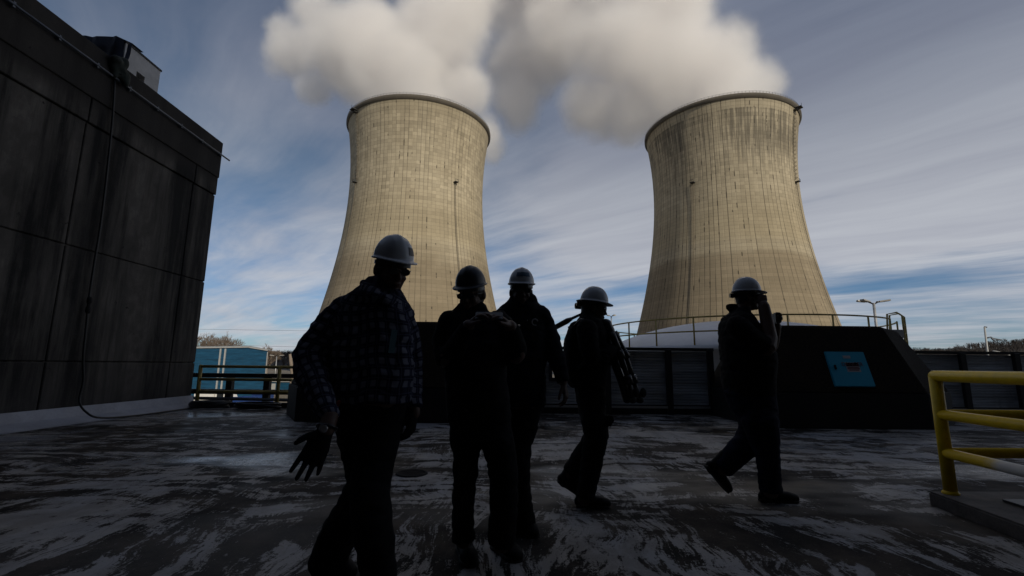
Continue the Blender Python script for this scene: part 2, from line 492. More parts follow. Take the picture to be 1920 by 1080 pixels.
M = dict(
    deck=m_deck(), wall=m_wall(), towerA=m_tower("pale tower concrete", 1.0, 0.16, 0.50, 0.55, 62.0, 16.0), towerB=m_tower("streaked tower concrete", 4.0, 0.66, 0.80, 0.35, 57.5, 4.0),
    aggregate=m_aggregate(), plaid=m_plaid(),
    flashing=simple("grey roof flashing", (0.33, 0.34, 0.38), 0.55, 0, 0.2, 1.6),
    ground=simple("gravel yard", (0.14, 0.118, 0.088), 0.95, 0, 0.35, 0.05),
    hill=simple("winter hillside", (0.035, 0.029, 0.024), 0.95, 0, 0.4, 0.02),
    bark=simple("grey bark", (0.20, 0.16, 0.125), 0.9, 0, 0.3, 2.0),
    woodtwig=simple("far bare twigs", (0.062, 0.050, 0.042), 0.9, 0, 0.3, 0.05),
    twig=simple("bare twigs", (0.165, 0.125, 0.095), 0.9, 0, 0.3, 0.05),
    yellow=simple("yellow safety paint", (0.66, 0.44, 0.004), 0.42, 0, 0.14, 9.0, 0.25, 0.3),
    oldyellow=simple("faded yellow paint", (0.36, 0.27, 0.07), 0.55, 0, 0.3, 5.0),
    dark=simple("dark painted steel", (0.022, 0.021, 0.022), 0.6, 0.2, 0.3, 4.0),
    galv=simple("galvanised steel", (0.42, 0.42, 0.42), 0.45, 0.6, 0.2, 3.0),
    fence=m_corrugated("ribbed steel sheet", (0.56, 0.60, 0.66)),
    tankwhite=simple("white tank paint", (0.66, 0.66, 0.68), 0.5, 0, 0.1, 0.8, 0.1),
    warehouse=m_corrugated("blue metal siding", (0.012, 0.080, 0.155)),
    whitetrim=simple("white trim", (0.36, 0.36, 0.35), 0.5, 0, 0.1),
    shed=simple("chipped white paint", (0.50, 0.49, 0.48), 0.6, 0, 0.16, 2.2),
    bluetarp=simple("dark blue tarpaulin", (0.010, 0.014, 0.035), 0.5, 0, 0.3, 2.0),
    greentarp=simple("dark green netting", (0.016, 0.022, 0.016), 0.85, 0, 0.4, 6.0),
    hose=simple("black rubber", (0.010, 0.010, 0.010), 0.5, 0, 0.3, 5.0),
    panelblue=simple("bright blue enamel", (0.012, 0.33, 0.50), 0.5, 0, 0.06, 2.0, 0.1),
    label=simple("paper label", (0.42, 0.40, 0.42), 0.7, 0, 0.08),
    labelred=simple("red print", (0.13, 0.045, 0.05), 0.7, 0, 0.1),
    labelblack=simple("black print", (0.006, 0.006, 0.007), 0.95, 0, 0.1, 3.0, 0.3, 0.03),
    iron=simple("cast iron", (0.030, 0.028, 0.027), 0.85, 0.0, 0.3, 10.0, 0.3, 0.1),
    kerb=simple("kerb with flaking paint", (0.07, 0.061, 0.056), 0.8, 0, 0.6, 5.0),
    hatchfloor=simple("grey steel hatch", (0.035, 0.04, 0.05), 0.5, 0.2, 0.4, 1.5),
    pipe=simple("pipe steel", (0.11, 0.12, 0.14), 0.5, 0.3, 0.3),
    brick=simple("dark precast cladding", (0.06, 0.058, 0.056), 0.85, 0, 0.25, 0.4),
    truckwhite=simple("white vehicle paint", (0.72, 0.70, 0.66), 0.4, 0, 0.06),
    containerblue=simple("cobalt blue paint", (0.012, 0.042, 0.17), 0.45, 0, 0.12),
    rubber=simple("tyre rubber", (0.015, 0.015, 0.015), 0.8, 0, 0.2),
    glass=simple("dark glass", (0.015, 0.018, 0.02), 0.12, 0, 0.1, 1, 0.0),
    lamphead=simple("lamp housing", (0.30, 0.28, 0.25), 0.5, 0.2, 0.15),
    hatwhite=simple("white hard hat shell", (0.40, 0.425, 0.46), 0.3, 0, 0.04, 6.0, 0.05),
    hatgrey=simple("grey hard hat shell", (0.014, 0.016, 0.022), 0.35, 0, 0.06, 6.0, 0.05, 0.28),
    sticker=simple("dark sticker", (0.012, 0.013, 0.016), 0.5, 0, 0.1),
    stickerblue=simple("blue sticker", (0.03, 0.075, 0.13), 0.5, 0, 0.1),
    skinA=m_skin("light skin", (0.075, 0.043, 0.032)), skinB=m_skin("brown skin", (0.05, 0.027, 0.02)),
    black=m_cloth("black cloth", (0.007, 0.007, 0.008)), navy=m_cloth("navy cloth", (0.008, 0.009, 0.013)),
    jean=m_cloth("dark denim", (0.010, 0.012, 0.026)), jeanblue=m_cloth("blue denim", (0.009, 0.011, 0.026)),
    boot=simple("black boot leather", (0.006, 0.006, 0.006), 0.7, 0, 0.3, 12.0, 0.3, 0.2), sole=simple("boot sole", (0.010, 0.009, 0.008), 0.8, 0, 0.2),
    hair=simple("dark hair", (0.010, 0.008, 0.007), 0.6, 0, 0.3, 40.0), plastic=simple("black plastic", (0.008, 0.008, 0.009), 0.35, 0, 0.2),
    metal=simple("watch steel", (0.45, 0.45, 0.46), 0.3, 1.0, 0.1), reddish=simple("red lanyard tag", (0.40, 0.05, 0.02), 0.6, 0, 0.1),
    badge=simple("pale teal badge", (0.10, 0.20, 0.24), 0.4, 0, 0.1),
)

# ------------------------------------------------------------------ ground, deck, hills
GZ = -5.0
bm = B()
gx = [-3000, -900, -300, -120, -60, -20, 20, 60, 120, 300, 900, 3000]
gv = [[bm.verts.new((x, y, GZ)) for x in gx] for y in [-400, -60, 0, 40, 90, 150, 300, 600, 1200, 3500]]
for a, b in zip(gv, gv[1:]):
    for i in range(len(gx) - 1):
        bm.faces.new((a[i], a[i + 1], b[i + 1], b[i]))
tag(put("ground", bm, M['ground']), kind="structure")

DECK_Y = 12.25
bm = B()
box(bm, (-8.15, -3.0, -0.35), (24, DECK_Y, 0))
tag(put("deck", bm, M['deck']), kind="structure")
bm = B()
box(bm, (-8.6, -2.9, GZ), (24.0, DECK_Y - 0.15, -0.352))
o = put("podium", bm, M['brick'])
tag(o, "dark podium wall carrying the worn roof deck", "podium")


def hill_mesh(name, x0, x1, y0, y1, prof, nx=70, ny=14):
    bm = B()
    rows = []
    for j in range(ny + 1):
        t = j / ny
        row = []
        for i in range(nx + 1):
            x = x0 + (x1 - x0) * i / nx
            y = y0 + (y1 - y0) * t
            h = prof(i / nx) * math.sin(min(1, t * 1.25) * math.pi / 2) ** 1.3
            h += 4 * mnoise.noise(Vector((x * 0.01, y * 0.01, 3))) * t
            row.append(bm.verts.new((x, y, GZ - 0.5 + h)))
        rows.append(row)
    for a, b in zip(rows, rows[1:]):
        for i in range(nx):
            bm.faces.new((a[i], a[i + 1], b[i + 1], b[i])).smooth = True
    return tag(put(name, bm, M['hill']), kind="structure"), prof


right_prof = lambda t: max(8, 40 + 88 * (min(t, 0.9) - 0.41) + 3.5 * math.sin(t * 23) + 2 * math.sin(t * 61))
left_prof = lambda t: 7 + 4 * math.sin(t * 3.1)
hillR, _ = hill_mesh("hill", 620, 1500, 830, 1150, right_prof)
hillL, _ = hill_mesh("hill", -560, -120, 420, 640, left_prof)


# ------------------------------------------------------------------ bare trees
def branch(bm, p, dirv, length, r, depth, rnd, seg=3):
    e = p + dirv * length
    mid = p + dirv * length * 0.5 + Vector((rnd.uniform(-1, 1), rnd.uniform(-1, 1), 0)) * length * 0.06
    tube(bm, [p, mid, e], [r, r * 0.8, r * 0.55], seg, False)
    if depth == 0:
        return
    k = rnd.choice((2, 3, 3)) if depth > 1 else 3
    for _ in range(k):
        ax = Vector((rnd.gauss(0, 1), rnd.gauss(0, 1), rnd.gauss(0, 0.4))).normalized()
        nd = (dirv + ax * rnd.uniform(0.45, 0.9) + Vector((0, 0, 0.18))).normalized()
        s = p + dirv * length * rnd.uniform(0.55, 1.0)
        branch(bm, s, nd, length * rnd.uniform(0.62, 0.82), max(r * 0.58, 0.03), depth - 1, rnd, 3)


def bare_tree(x, y, h, seed, label, wide=1.0, depth=5):
    rnd = random.Random(seed)
    t = thing("bare_tree", label, "tree", (x, y, GZ), 0, "bare trees beyond the blue warehouse")
    bm = B()
    p0 = Vector((x, y, GZ - 0.3)); top = Vector((x + rnd.uniform(-.4, .4), y, GZ + h * 0.38))
    tube(bm, [p0, (p0 + top) / 2 + Vector((0.1, 0, 0)), top], [h * 0.028, h * 0.022, h * 0.017], 7)
    put("trunk", bm, M['bark'], t)
    bm = B()
    for k in range(6):
        a = k * 1.05 + rnd.uniform(-.3, .3)
        dv = Vector((math.cos(a) * 0.62 * wide, math.sin(a) * 0.62 * wide, 0.85)).normalized()
        branch(bm, Vector((x, y, GZ + h * rnd.uniform(0.27, 0.38))), dv, h * 0.20, h * 0.015, depth, rnd)
    put("crown", bm, M['twig'], t)


def tree_at(px, pytop, Y, seed, label, wide=1.0):
    p = at(px, pytop, Y)
    bare_tree(p.x, Y, (p.z - GZ) * 1.28, seed, label, wide)


tree_at(380, 630, 150, 1, "dense bare tree leftmost above the blue warehouse roof", 1.2)
tree_at(400, 634, 165, 2, "bare tree with greyish twigs second from the concrete wall")
tree_at(414, 634, 140, 3, "small bare tree between the dense trees above the warehouse")
tree_at(430, 633, 120, 4, "lone spreading bare tree with open crown above warehouse roof", 1.35)
tree_at(503, 655, 130, 5, "bare tree behind the right end of the blue warehouse", 1.0)

# far woods on the hills: one mass of thin bare trees
def woods(name, x0, x1, y0, y1, prof, count, seed, hmin, hmax):
    rnd = random.Random(seed)
    bm = B()
    for _ in range(count):
        u, t = rnd.random(), rnd.random() ** 0.7
        x = x0 + (x1 - x0) * u; y = y0 + (y1 - y0) * t
        z = GZ - 0.5 + prof(u) * math.sin(min(1, t * 1.25) * math.pi / 2) ** 1.3 + 4 * mnoise.noise(Vector((x * 0.01, y * 0.01, 3))) * t - 0.5
        h = rnd.uniform(hmin, hmax)
        base = Vector((x, y, z))
        tube(bm, [base, base + Vector((rnd.uniform(-.5, .5), 0, h * 0.8))], [0.42, 0.16], 3, False)
        for _k in range(18):
            a = rnd.uniform(0, 6.28); f = rnd.uniform(0.08, 0.8)
            s = base + Vector((0, 0, h * f)); L = h * (0.95 - f) * rnd.uniform(0.5, 0.9) + 1.0
            e = s + Vector((math.cos(a) * L * 0.6, math.sin(a) * L * 0.6, L * 0.85))
            w = Vector((math.cos(a + 1.57), math.sin(a + 1.57), 0)) * 0.32
            f_ = bm.faces.new((bm.verts.new(s - w), bm.verts.new(s + w), bm.verts.new(e)))
            for _q in range(2):
                b2 = a + rnd.uniform(-1.2, 1.2); s2 = s.lerp(e, rnd.uniform(0.4, 0.8)); L2 = L * 0.5
                e2 = s2 + Vector((math.cos(b2) * L2 * 0.7, math.sin(b2) * L2 * 0.7, L2 * 0.8))
                bm.faces.new((bm.verts.new(s2 - w * 0.6), bm.verts.new(s2 + w * 0.6), bm.verts.new(e2)))
    return tag(put(name, bm, M['woodtwig']), "bare winter woodland covering the far hillside", "woodland", kind="stuff")


woods("woodland", 620, 1500, 830, 1150, right_prof, 2300, 11, 12, 19)
woods("woodland", -560, -120, 420, 640, left_prof, 1300, 12, 8, 13)

# ------------------------------------------------------------------ cooling towers
C5 = (56.9158, -38.1421, -0.4122, 31.82, -7.8216)
def tower_r(z):
    u = z / 140.0
    return sum(c * u ** i for i, c in enumerate(C5))


def ladder(parent, cx, cy, ang, z0, z1, name="ladder", cage=True, w=0.75):
    """caged ladder standing off the shell, with a rest platform at its head"""
    bm = B()
    ca, sa = math.cos(ang), math.sin(ang)
    rad = Vector((ca, sa, 0)); tan = Vector((-sa, ca, 0))
    P = lambda z, off, side: Vector((cx, cy, z + CAM_H)) + rad * (tower_r(z) + off) + tan * side
    zs = [z0 + (z1 - z0) * k / 24 for k in range(25)]
    for sd in (-w / 2, w / 2):
        tube(bm, [P(z, 0.5, sd) for z in zs], 0.085, 5)
    z = z0
    while z < z1:
        bar(bm, P(z, 0.5, -w / 2), P(z, 0.5, w / 2), 0.08, 0.08)
        z += 0.9
    if cage:
        z = z0 + 1
        while z < z1:
            pts = [P(z, 0.5 + 1.0 * math.sin(math.pi * k / 6), -0.7 * math.cos(math.pi * k / 6)) for k in range(7)]
            tube(bm, pts, 0.10, 4)
            z += 2.2
    put(name, bm, M['oldsteel'], parent)
    bm = B()
    q = P(z1, 0.9, 0)
    X = Matrix.Translation(q) @ Matrix.Rotation(ang, 4, 'Z')
    box(bm, (-1.0, -1.1, -0.12), (1.2, 1.1, 0.2), X)
    for yy in (-1.0, 0, 1.0):
        box(bm, (1.08, yy - 0.05, 0.2), (1.18, yy + 0.05, 1.3), X)
    box(bm, (1.06, -1.05, 1.2), (1.2, 1.05, 1.32), X)
    put("rest_platform", bm, M['dark'], parent)


def cooling_tower(az, D, material, label, ladders, hoist_ang):
    cx, cy = D * math.sin(az), D * math.cos(az)
    t = thing("cooling_tower", label, "cooling tower", (cx, cy, GZ), 0, "twin cooling towers")
    face = math.atan2(-cy, -cx)             # azimuth that looks back at the deck
    zbot, ztop = -1.0, 140.0
    prof = [(tower_r(z), z) for z in [zbot + (137.5 - zbot) * k / 60 for k in range(61)]]
    prof += [(tower_r(138.5) + 0.05, 138.5), (tower_r(140) + 0.0, 139.2)]
    bm = B()
    lathe(bm, prof, 240, (cx, cy, CAM_H), uvname="uv", ucount=112)
    inner = [(tower_r(140) - 1.0, 139.3), (tower_r(120) - 1.0, 120), (tower_r(90) - 1.0, 90)]
    lathe(bm, inner, 120, (cx, cy, CAM_H))
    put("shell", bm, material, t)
    # stiffening ring at the lip
    bm = B()
    rr = tower_r(140)
    lathe(bm, [(rr - 1.0, 139.25), (rr - 1.0, 140.2), (rr + 0.85, 140.2), (rr + 0.85, 138.9), (rr + 0.02, 138.0)], 240, (cx, cy, CAM_H))
    put("rim_ring", bm, M['rim'], t)
    # walkway railing on the lip
    bm = B()
    for k in range(150):
        a = 2 * math.pi * k / 150
        q = Vector((cx + (rr + 0.6) * math.cos(a), cy + (rr + 0.6) * math.sin(a), CAM_H + 140.2))
        box(bm, (-0.05, -0.05, 0), (0.05, 0.05, 1.15), Matrix.Translation(q))
    for zz_ in (0.6, 1.12):
        pts = [(cx + (rr + 0.6) * math.cos(2 * math.pi * k / 150), cy + (rr + 0.6) * math.sin(2 * math.pi * k / 150), CAM_H + 140.2 + zz_) for k in range(151)]
        tube(bm, pts, 0.05, 4)
    put("rim_railing", bm, M['dark'], t)
    # raking columns under the shell and the basin wall
    bm = B()
    for k in range(48):
        a = 2 * math.pi * k / 48; b = 2 * math.pi * (k + 0.5) / 48; c = 2 * math.pi * (k + 1) / 48
        pb = lambda q, z: Vector((cx + tower_r(z) * math.cos(q), cy + tower_r(z) * math.sin(q), CAM_H + z))
        tube(bm, [pb(b, -1.2), pb(a, -6.0)], 0.5, 6); tube(bm, [pb(b, -1.2), pb(c, -6.0)], 0.5, 6)
    put("leg_ring", bm, M['leg'], t)
    bm = B()
    lathe(bm, [(tower_r(-6) + 3, GZ - CAM_H - 0.2), (tower_r(-6) + 3, -4.9), (tower_r(-6) + 2.4, -4.9), (tower_r(-6) + 2.4, GZ - CAM_H - .2)], 96, (cx, cy, CAM_H))
    put("basin_wall", bm, M['leg'], t)
    for off, z0, z1, cg in ladders:
        ladder(t, cx, cy, face + off, z0, z1, cage=cg)
    # small lightning mast by the lip
    bm = B()
    a = face + hoist_ang
    q = Vector((cx + (rr + 0.9) * math.cos(a), cy + (rr + 0.9) * math.sin(a), CAM_H + 137.6))
    X = Matrix.Translation(q) @ Matrix.Rotation(a, 4, 'Z')
    box(bm, (-0.8, -1.6, -0.2), (2.2, 1.6, 0.25), X)
    box(bm, (1.9, -0.1, 0.2), (2.05, 0.1, 2.2), X)
    put("rim_platform", bm, M['dark'], t)
    return t, cx, cy


M['leg'] = simple("grey column concrete", (0.24, 0.215, 0.175), 0.85, 0, 0.2, 0.3)
M['rim'] = simple("dark rim concrete", (0.085, 0.072, 0.055), 0.85, 0, 0.2, 0.3)
M['oldsteel'] = simple("weathered ladder steel", (0.16, 0.135, 0.10), 0.7, 0.2, 0.2, 0.5)
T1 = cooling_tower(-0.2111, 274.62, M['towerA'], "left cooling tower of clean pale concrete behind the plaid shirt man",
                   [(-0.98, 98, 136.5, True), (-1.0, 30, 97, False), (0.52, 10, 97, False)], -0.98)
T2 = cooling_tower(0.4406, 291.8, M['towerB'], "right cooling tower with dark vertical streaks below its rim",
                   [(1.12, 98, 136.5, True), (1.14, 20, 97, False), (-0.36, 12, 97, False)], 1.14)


# ------------------------------------------------------------------ steam
def plume(name, label, Y0, blobs, seed, density):
    m = bpy.data.materials.new(name)
    m.use_nodes = True
    n = Nodes(m.node_tree)
    o = n.obj()
    field = None
    bm = B()
    for px, py, rp, dY in blobs:
        Y = Y0 + dY
        c = at(px, py, Y)
        r = (at(px + rp, py, Y) - c).length
        bmesh.ops.create_icosphere(bm, subdivisions=3, radius=r * 1.16, matrix=Matrix.Translation(c))
        f = n.m('MULTIPLY_ADD', n.vm('DISTANCE', o, tuple(c)), -1.0 / r, 1.0)
        field = f if field is None else n.m('SMOOTH_MAX', field, f, 0.12)
    nz = n.noise(n.mapv(o, (1 / 60.0,) * 3, (seed, seed * 2, 0)), 1.0, 3, 0.55, 0.3)
    nf = n.noise(n.mapv(o, (1 / 19.0,) * 3, (seed, 0, seed)), 1.0, 5, 0.62, 0.25)
    v = n.m('ADD', field, n.m('MULTIPLY', n.m('SUBTRACT', nz, 0.50), 1.15))
    v = n.m('ADD', v, n.m('MULTIPLY', n.m('SUBTRACT', nf, 0.5), 0.95))
    dens_ = n.m('MULTIPLY', n.m('POWER', n.ramp(v, -0.15, 0.58), 1.8), density)
    dens_ = n.m('MULTIPLY', dens_, n.ramp(field, -0.14, 0.14))
    vol = n.new('ShaderNodeVolumePrincipled', {'Color': (0.99, 0.976, 0.968, 1), 'Density': dens_, 'Anisotropy': 0.0})
    om = n.new('ShaderNodeOutputMaterial')
    n.t.links.new(vol.outputs[0], om.inputs['Volume'])
    me = union_mesh(bm, 5.0, 3)
    ob = put(name, me, m)
    return tag(ob, label, "steam plume", "steam plumes rising from the towers")


def union_mesh(bm, voxel, smooth=4, fac=0.5):
    """fuse overlapping closed shapes into one continuous surface"""
    me = bpy.data.meshes.new("tmp")
    bmesh.ops.recalc_face_normals(bm, faces=bm.faces)
    bm.to_mesh(me); bm.free()
    ob = bpy.data.objects.new("tmp", me)
    COL.objects.link(ob)
    r = ob.modifiers.new("r", 'REMESH'); r.mode = 'VOXEL'; r.voxel_size = voxel; r.adaptivity = 0
    if smooth:
        s = ob.modifiers.new("s", 'SMOOTH'); s.factor = fac; s.iterations = smooth
    dg = bpy.context.evaluated_depsgraph_get()
    res = bpy.data.meshes.new_from_object(ob.evaluated_get(dg))
    bpy.data.objects.remove(ob); bpy.data.meshes.remove(me)
    return res


plume("steam_plume", "white steam plume leaving the left tower and drifting left", 268.5,
      [(790, 222, 104, 0), (760, 145, 125, 0), (700, 110, 110, 15), (640, 100, 82, 30), (578, 85, 62, 45), (540, 105, 56, 50), (820, 60, 110, 0), (690, 60, 88, 10),
       (868, 170, 66, 10), (860, 0, 90, 10), (915, 255, 52, 62), (925, 285, 32, 66), (760, -130, 110, 10), (870, -130, 140, 10), (585, 25, 55, 40), (530, 55, 42, 55), (590, 165, 40, 40)], 3.7, 0.095)
plume("steam_plume", "white steam plume pouring off the right tower with grey underside", 264.0,
      [(1365, 225, 108, 0), (1330, 145, 112, 0), (1240, 135, 112, 0), (1160, 90, 112, 0), (1240, 30, 115, 0), (1120, 195, 80, 15), (1410, 165, 66, 5), (1445, 160, 40, 5),
       (1180, 208, 72, 10), (1070, 60, 100, 40), (990, 105, 92, 85), (975, 10, 100, 85), (970, 195, 62, 80), (1080, -80, 130, 40), (1230, -110, 150, 0)], 9.1, 0.095)

# ------------------------------------------------------------------ concrete building on the left
WX = -8.15
def wall_pt(px, py): return on_x(px, py, WX)
far = wall_pt(415, 268)
WY1, WTOP = far.y, far.z
t = thing("concrete_building", "tall streaked concrete building with panel joints left of the deck", "building", (WX, 4, 0))
bm = B()
jb, jc, ja = wall_pt(385, 529).z, wall_pt(365, 680).z, wall_pt(404, 367).z
ys_all = sorted([-3.0, wall_pt(70, 770).y, wall_pt(332, 580).y, WY1, wall_pt(155, 265).y * 0 + 3.0])
zs_ = [0.0, jc, jb, ja, ja + 0.55, WTOP - 1.05, WTOP]
g = 0.012
for j in range(len(zs_) - 1):
    ys = ys_all if j < 4 else [ys_all[0], ys_all[-1]]
    for i in range(len(ys) - 1):
        dpt = 0.0 if j < 3 else (0.03 if j == 3 else (0.0 if j == 4 else 0.06))
        b0 = B()
        box(b0, (WX - 0.3, ys[i] + (g if i else 0), zs_[j] + g), (WX + dpt, ys[i + 1] - (g if i < len(ys) - 2 else 0), zs_[j + 1] - g))
        bevel(b0, 0.012, 1)
        me = bpy.data.meshes.new("q"); b0.to_mesh(me); b0.free(); bm.from_mesh(me); bpy.data.meshes.remove(me)
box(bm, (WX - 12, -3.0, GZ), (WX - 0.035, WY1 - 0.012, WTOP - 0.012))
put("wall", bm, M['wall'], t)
bm = B()                                                     # sloped flashing at the foot of the wall
zf = 0.27
prism(bm, [[(WX + 0.004, y, -0.02), (WX + 0.42, y, -0.02), (WX + 0.42, y, 0.015), (WX + 0.10, y, 0.10), (WX + 0.035, y, zf), (WX + 0.004, y, zf)] for y in (-3.0, 2.0, 6.0, 9.5, WY1)])
put("base_flashing", bm, M['flashing'], t)
bm = B()                                                     # conduit clipped along the top of the wall
c0, c1 = wall_pt(0, 8), wall_pt(418, 298)
c1 = Vector((WX + 0.12, WY1 + 0.25, c1.z)); c0 = Vector((WX + 0.12, c0.y - 3, c1.z))
tube(bm, [c0, c1], 0.022, 8)
for k in range(12):
    q = c0.lerp(c1, k / 11.5)
    box(bm, (q.x - 0.12, q.y - 0.02, q.z - 0.05), (q.x + 0.01, q.y + 0.02, q.z + 0.05))
put("conduit", bm, M['galvdull'] if 'galvdull' in M else M['pipe'], t)

# hose hanging down the wall and along the deck
bm = B()
hp = [wall_pt(206, 150), wall_pt(200, 240), wall_pt(182, 400), wall_pt(166, 500), wall_pt(157, 560)]
for q in hp: q.x = WX + 0.10
h2 = [wall_pt(150, 610), wall_pt(144, 670), wall_pt(144, 715)]
for q in h2: q.x = WX + 0.12
e = [on_x(149, 752, WX + 0.16), on_x(162, 773, WX + 0.42), on_x(190, 783.5, WX + 0.55), on_x(260, 779, WX + 0.56), on_x(330, 772.5, WX + 0.56), on_x(376, 767.5, WX + 0.56)]
for q in e: q.z = max(q.z, 0.028)
pts = hp + h2 + e
sm = []
for i in range(len(pts) - 1):
    p0, p1, p2, p3 = pts[max(i - 1, 0)], pts[i], pts[i + 1], pts[min(i + 2, len(pts) - 1)]
    for k in range(5):
        s = k / 5
        sm.append(0.5 * ((2 * p1) + (p2 - p0) * s + (2 * p0 - 5 * p1 + 4 * p2 - p3) * s * s + (3 * p1 - p0 - 3 * p2 + p3) * s ** 3))
sm.append(pts[-1])
tube(bm, sm, 0.019, 8)
o = put("hose", bm, M['hose'])
tag(o, "black hose hanging down the concrete wall and along the deck", "hose")
bm = B()
a, b = wall_pt(158, 556), wall_pt(153.5, 588)
a.x = b.x = WX + 0.11
tube(bm, [a, a.lerp(b, .1), a.lerp(b, .35), a.lerp(b, .4), a.lerp(b, .6), a.lerp(b, .65), a.lerp(b, .9), b], [0.022, 0.042, 0.042, 0.03, 0.03, 0.042, 0.042, 0.022], 10)
put("coupling", bm, M['iron'], o)

# netting bundle lashed over the parapet
bm = B()
cz = wall_pt(212, 128)
for k in range(16):
    rnd = random.Random(k)
    q = Vector((WX + 0.12 + rnd.uniform(-.04, .06), cz.y + rnd.uniform(-.13, .13), cz.z + rnd.uniform(-.20, .20)))
    bmesh.ops.create_icosphere(bm, subdivisions=2, radius=1, matrix=Matrix.Translation(q) @ Matrix.Rotation(rnd.uniform(0, 3), 4, 'X') @ Matrix.Diagonal((0.08, rnd.uniform(.06, .12), rnd.uniform(.09, .19), 1)))
me = union_mesh(bm, 0.03, 2)
for v in me.vertices:
    v.co += v.normal * 0.05 * mnoise.noise(v.co * 6)
tag(put("netting_bundle", me, M['greentarp'], smooth=True), "dark green netting bundle lashed over the wall parapet", "netting")

# white shed standing on the concrete building's roof, half under a blue tarpaulin
SX = WX - 1.9
sA, sB = on_x(236, 84, SX), on_x(301, 134, SX)           # top front corners of its white side
sy0, sy1, stop = sA.y, sB.y, sB.z
t = thing("roof_shed", "chipped white shed on the concrete building roof under blue tarp", "shed", (SX, (sy0 + sy1) / 2, WTOP))
oy0, oy1, oz0, oz1 = on_x(254, 150, SX).y, on_x(271, 150, SX).y, WTOP, on_x(263, 138, SX).z
bm = B()
box(bm, (SX - 2.6, sy0, WTOP - 0.03), (SX, oy0, stop))
box(bm, (SX - 2.6, oy1, WTOP - 0.03), (SX, sy1, stop))
box(bm, (SX - 2.6, oy0, oz1), (SX, oy1, stop - 0.002))
box(bm, (SX - 2.6, oy0, WTOP - .03), (SX - 0.5, oy1, oz1))
put("wall", bm, M['shed'], t)
bm = B()
box(bm, (SX - 2.7, sy0 - 0.02, stop), (SX + 0.02, sy1 + 0.03, stop + 0.05))
put("roof", bm, M['dark'], t)
bm = B()
rows = []
zt0 = WTOP - 0.02
for j in range(19):
    f = j / 18
    row = []
    for i in range(8):
        g_ = i / 7
        xx = SX - 3.0 + 3.02 * f
        w = 0.05 * math.sin(j * 2.1 + i * 0.3) + 0.05 * mnoise.noise(Vector((xx * 3, i, 1)))
        yy = sy0 - 0.10 - 0.12 * g_ + w
        if j == 18:
            xx, yy = SX + 0.05, sy0 + 0.12 - 0.13 * g_ + 0.02 * math.sin(i * 2.0)
        row.append(bm.verts.new((xx, yy, stop + 0.10 + (zt0 - stop - 0.10) * g_ + (0.03 * math.sin(j * 1.7) if i == 0 else 0))))
    rows.append(row)
top_ = [bm.verts.new((v.co.x, sy0 + 0.5, stop + 0.09)) for v in (r_[0] for r_ in rows)]
for i in range(18): bm.faces.new((top_[i], top_[i + 1], rows[i + 1][0], rows[i][0])).smooth = True
for a, b in zip(rows, rows[1:]):
    for i in range(7): bm.faces.new((a[i], b[i], b[i + 1], a[i + 1])).smooth = True
bmesh.ops.solidify(bm, geom=list(bm.faces), thickness=0.02)
put("tarp", bm, M['bluetarp'], t, True)

# ------------------------------------------------------------------ turbine building behind the camera: its shade lies over the deck
t = thing("turbine_building", "tall dark turbine building standing behind the deck", "building", (5, -12, GZ))
bm = B()
box(bm, (-34, -30, GZ), (52, -3.2, 25))
put("wall", bm, M['brick'], t)
bm = B()
box(bm, (-34.5, -30.5, 25), (52.5, -2.8, 25.6))
put("roof", bm, M['dark'], t)
bm = B()
box(bm, (-8.1, -3.19, 6.4), (26, SHADE_CANOPY_Y, 6.75))
put("shade_canopy", bm, M['dark'], t)  # unseen overhang, added to keep sky light off people and deck

# ------------------------------------------------------------------ concrete hatch plinths
def plinth(label, fl, fr, bl, br, yf, yc, yb, zb, zt, ins, ins_s, panel=None):
    t = thing("concrete_plinth", label, "plinth", ((fl + fr) / 2, (yf + yb) / 2, 0), 0, "sloped concrete plinths on the deck")
    def ring(z, i, s, r=0.0):
        return [(fl + s, yf + i, z), (fr - s, yf + i, z), (br - s * 1.5, yc + i, z), (br - s * 1.5, yb - i, z), (bl + s * 1.5, yb - i, z), (bl + s * 1.5, yc + i, z)]
    bm = B()
    prism(bm, [ring(-0.02, 0, 0), ring(zb, 0.0, 0.0)])
    bevel(bm, 0.02, 2)
    put("base", bm, M['plinthbase'], t)
    bm = B()
    prism(bm, [ring(zb + 0.004, 0.02, 0.02), ring(zb + 0.05, 0.035, 0.03), ring(zt - 0.04, ins - 0.02, ins_s - 0.01), ring(zt, ins + 0.03, ins_s + 0.04)])
    bevel(bm, 0.015, 2)
    put("sloped_top", bm, M['aggregate'], t)
    return t


M['plinthbase'] = simple("black coated concrete", (0.008, 0.0075, 0.0075), 0.8, 0, 0.4, 3.0)
YF = 9.04
zb = at(1600, 737, YF).z
zt = at(1600, 611, YF + 0.45).z
INS = 0.45
t = plinth("long sloped concrete plinth with bright blue access panel", gnd(1405, 803).x, gnd(1752, 806).x, at(1384, 780, 10.0).x, 9.25, YF, 10.0, 11.6, zb, zt, INS, 0.42)
# blue access panel lying on the sloping face
def on_slope(px, py, off=0.0):
    """point of the sloping front face seen at px, py"""
    v = ray(px, py); k = INS / (zt - zb)
    # plane: y - k z = YF + .02 - k zb
    tt = (YF + 0.02 - k * zb + k * CAM_H) / (v.y - k * v.z)
    q = v * tt + Vector((0, 0, CAM_H))
    return q + Vector((0, -1, k)).normalized() * off
q0, q1, q2, q3 = on_slope(1542, 661), on_slope(1615, 661), on_slope(1640, 726), on_slope(1566, 726)
xl, xr = (q0.x + q3.x) / 2, (q1.x + q2.x) / 2
zl, zh = (q2.z + q3.z) / 2, (q0.z + q1.z) / 2
kk = INS / (zt - zb)
slope = math.atan(kk)
PO = Vector(((xl + xr) / 2, YF + 0.02 + kk * ((zl + zh) / 2 - zb), (zl + zh) / 2))
PM = Matrix.Translation(PO) @ Matrix.Rotation(-slope, 4, 'X')
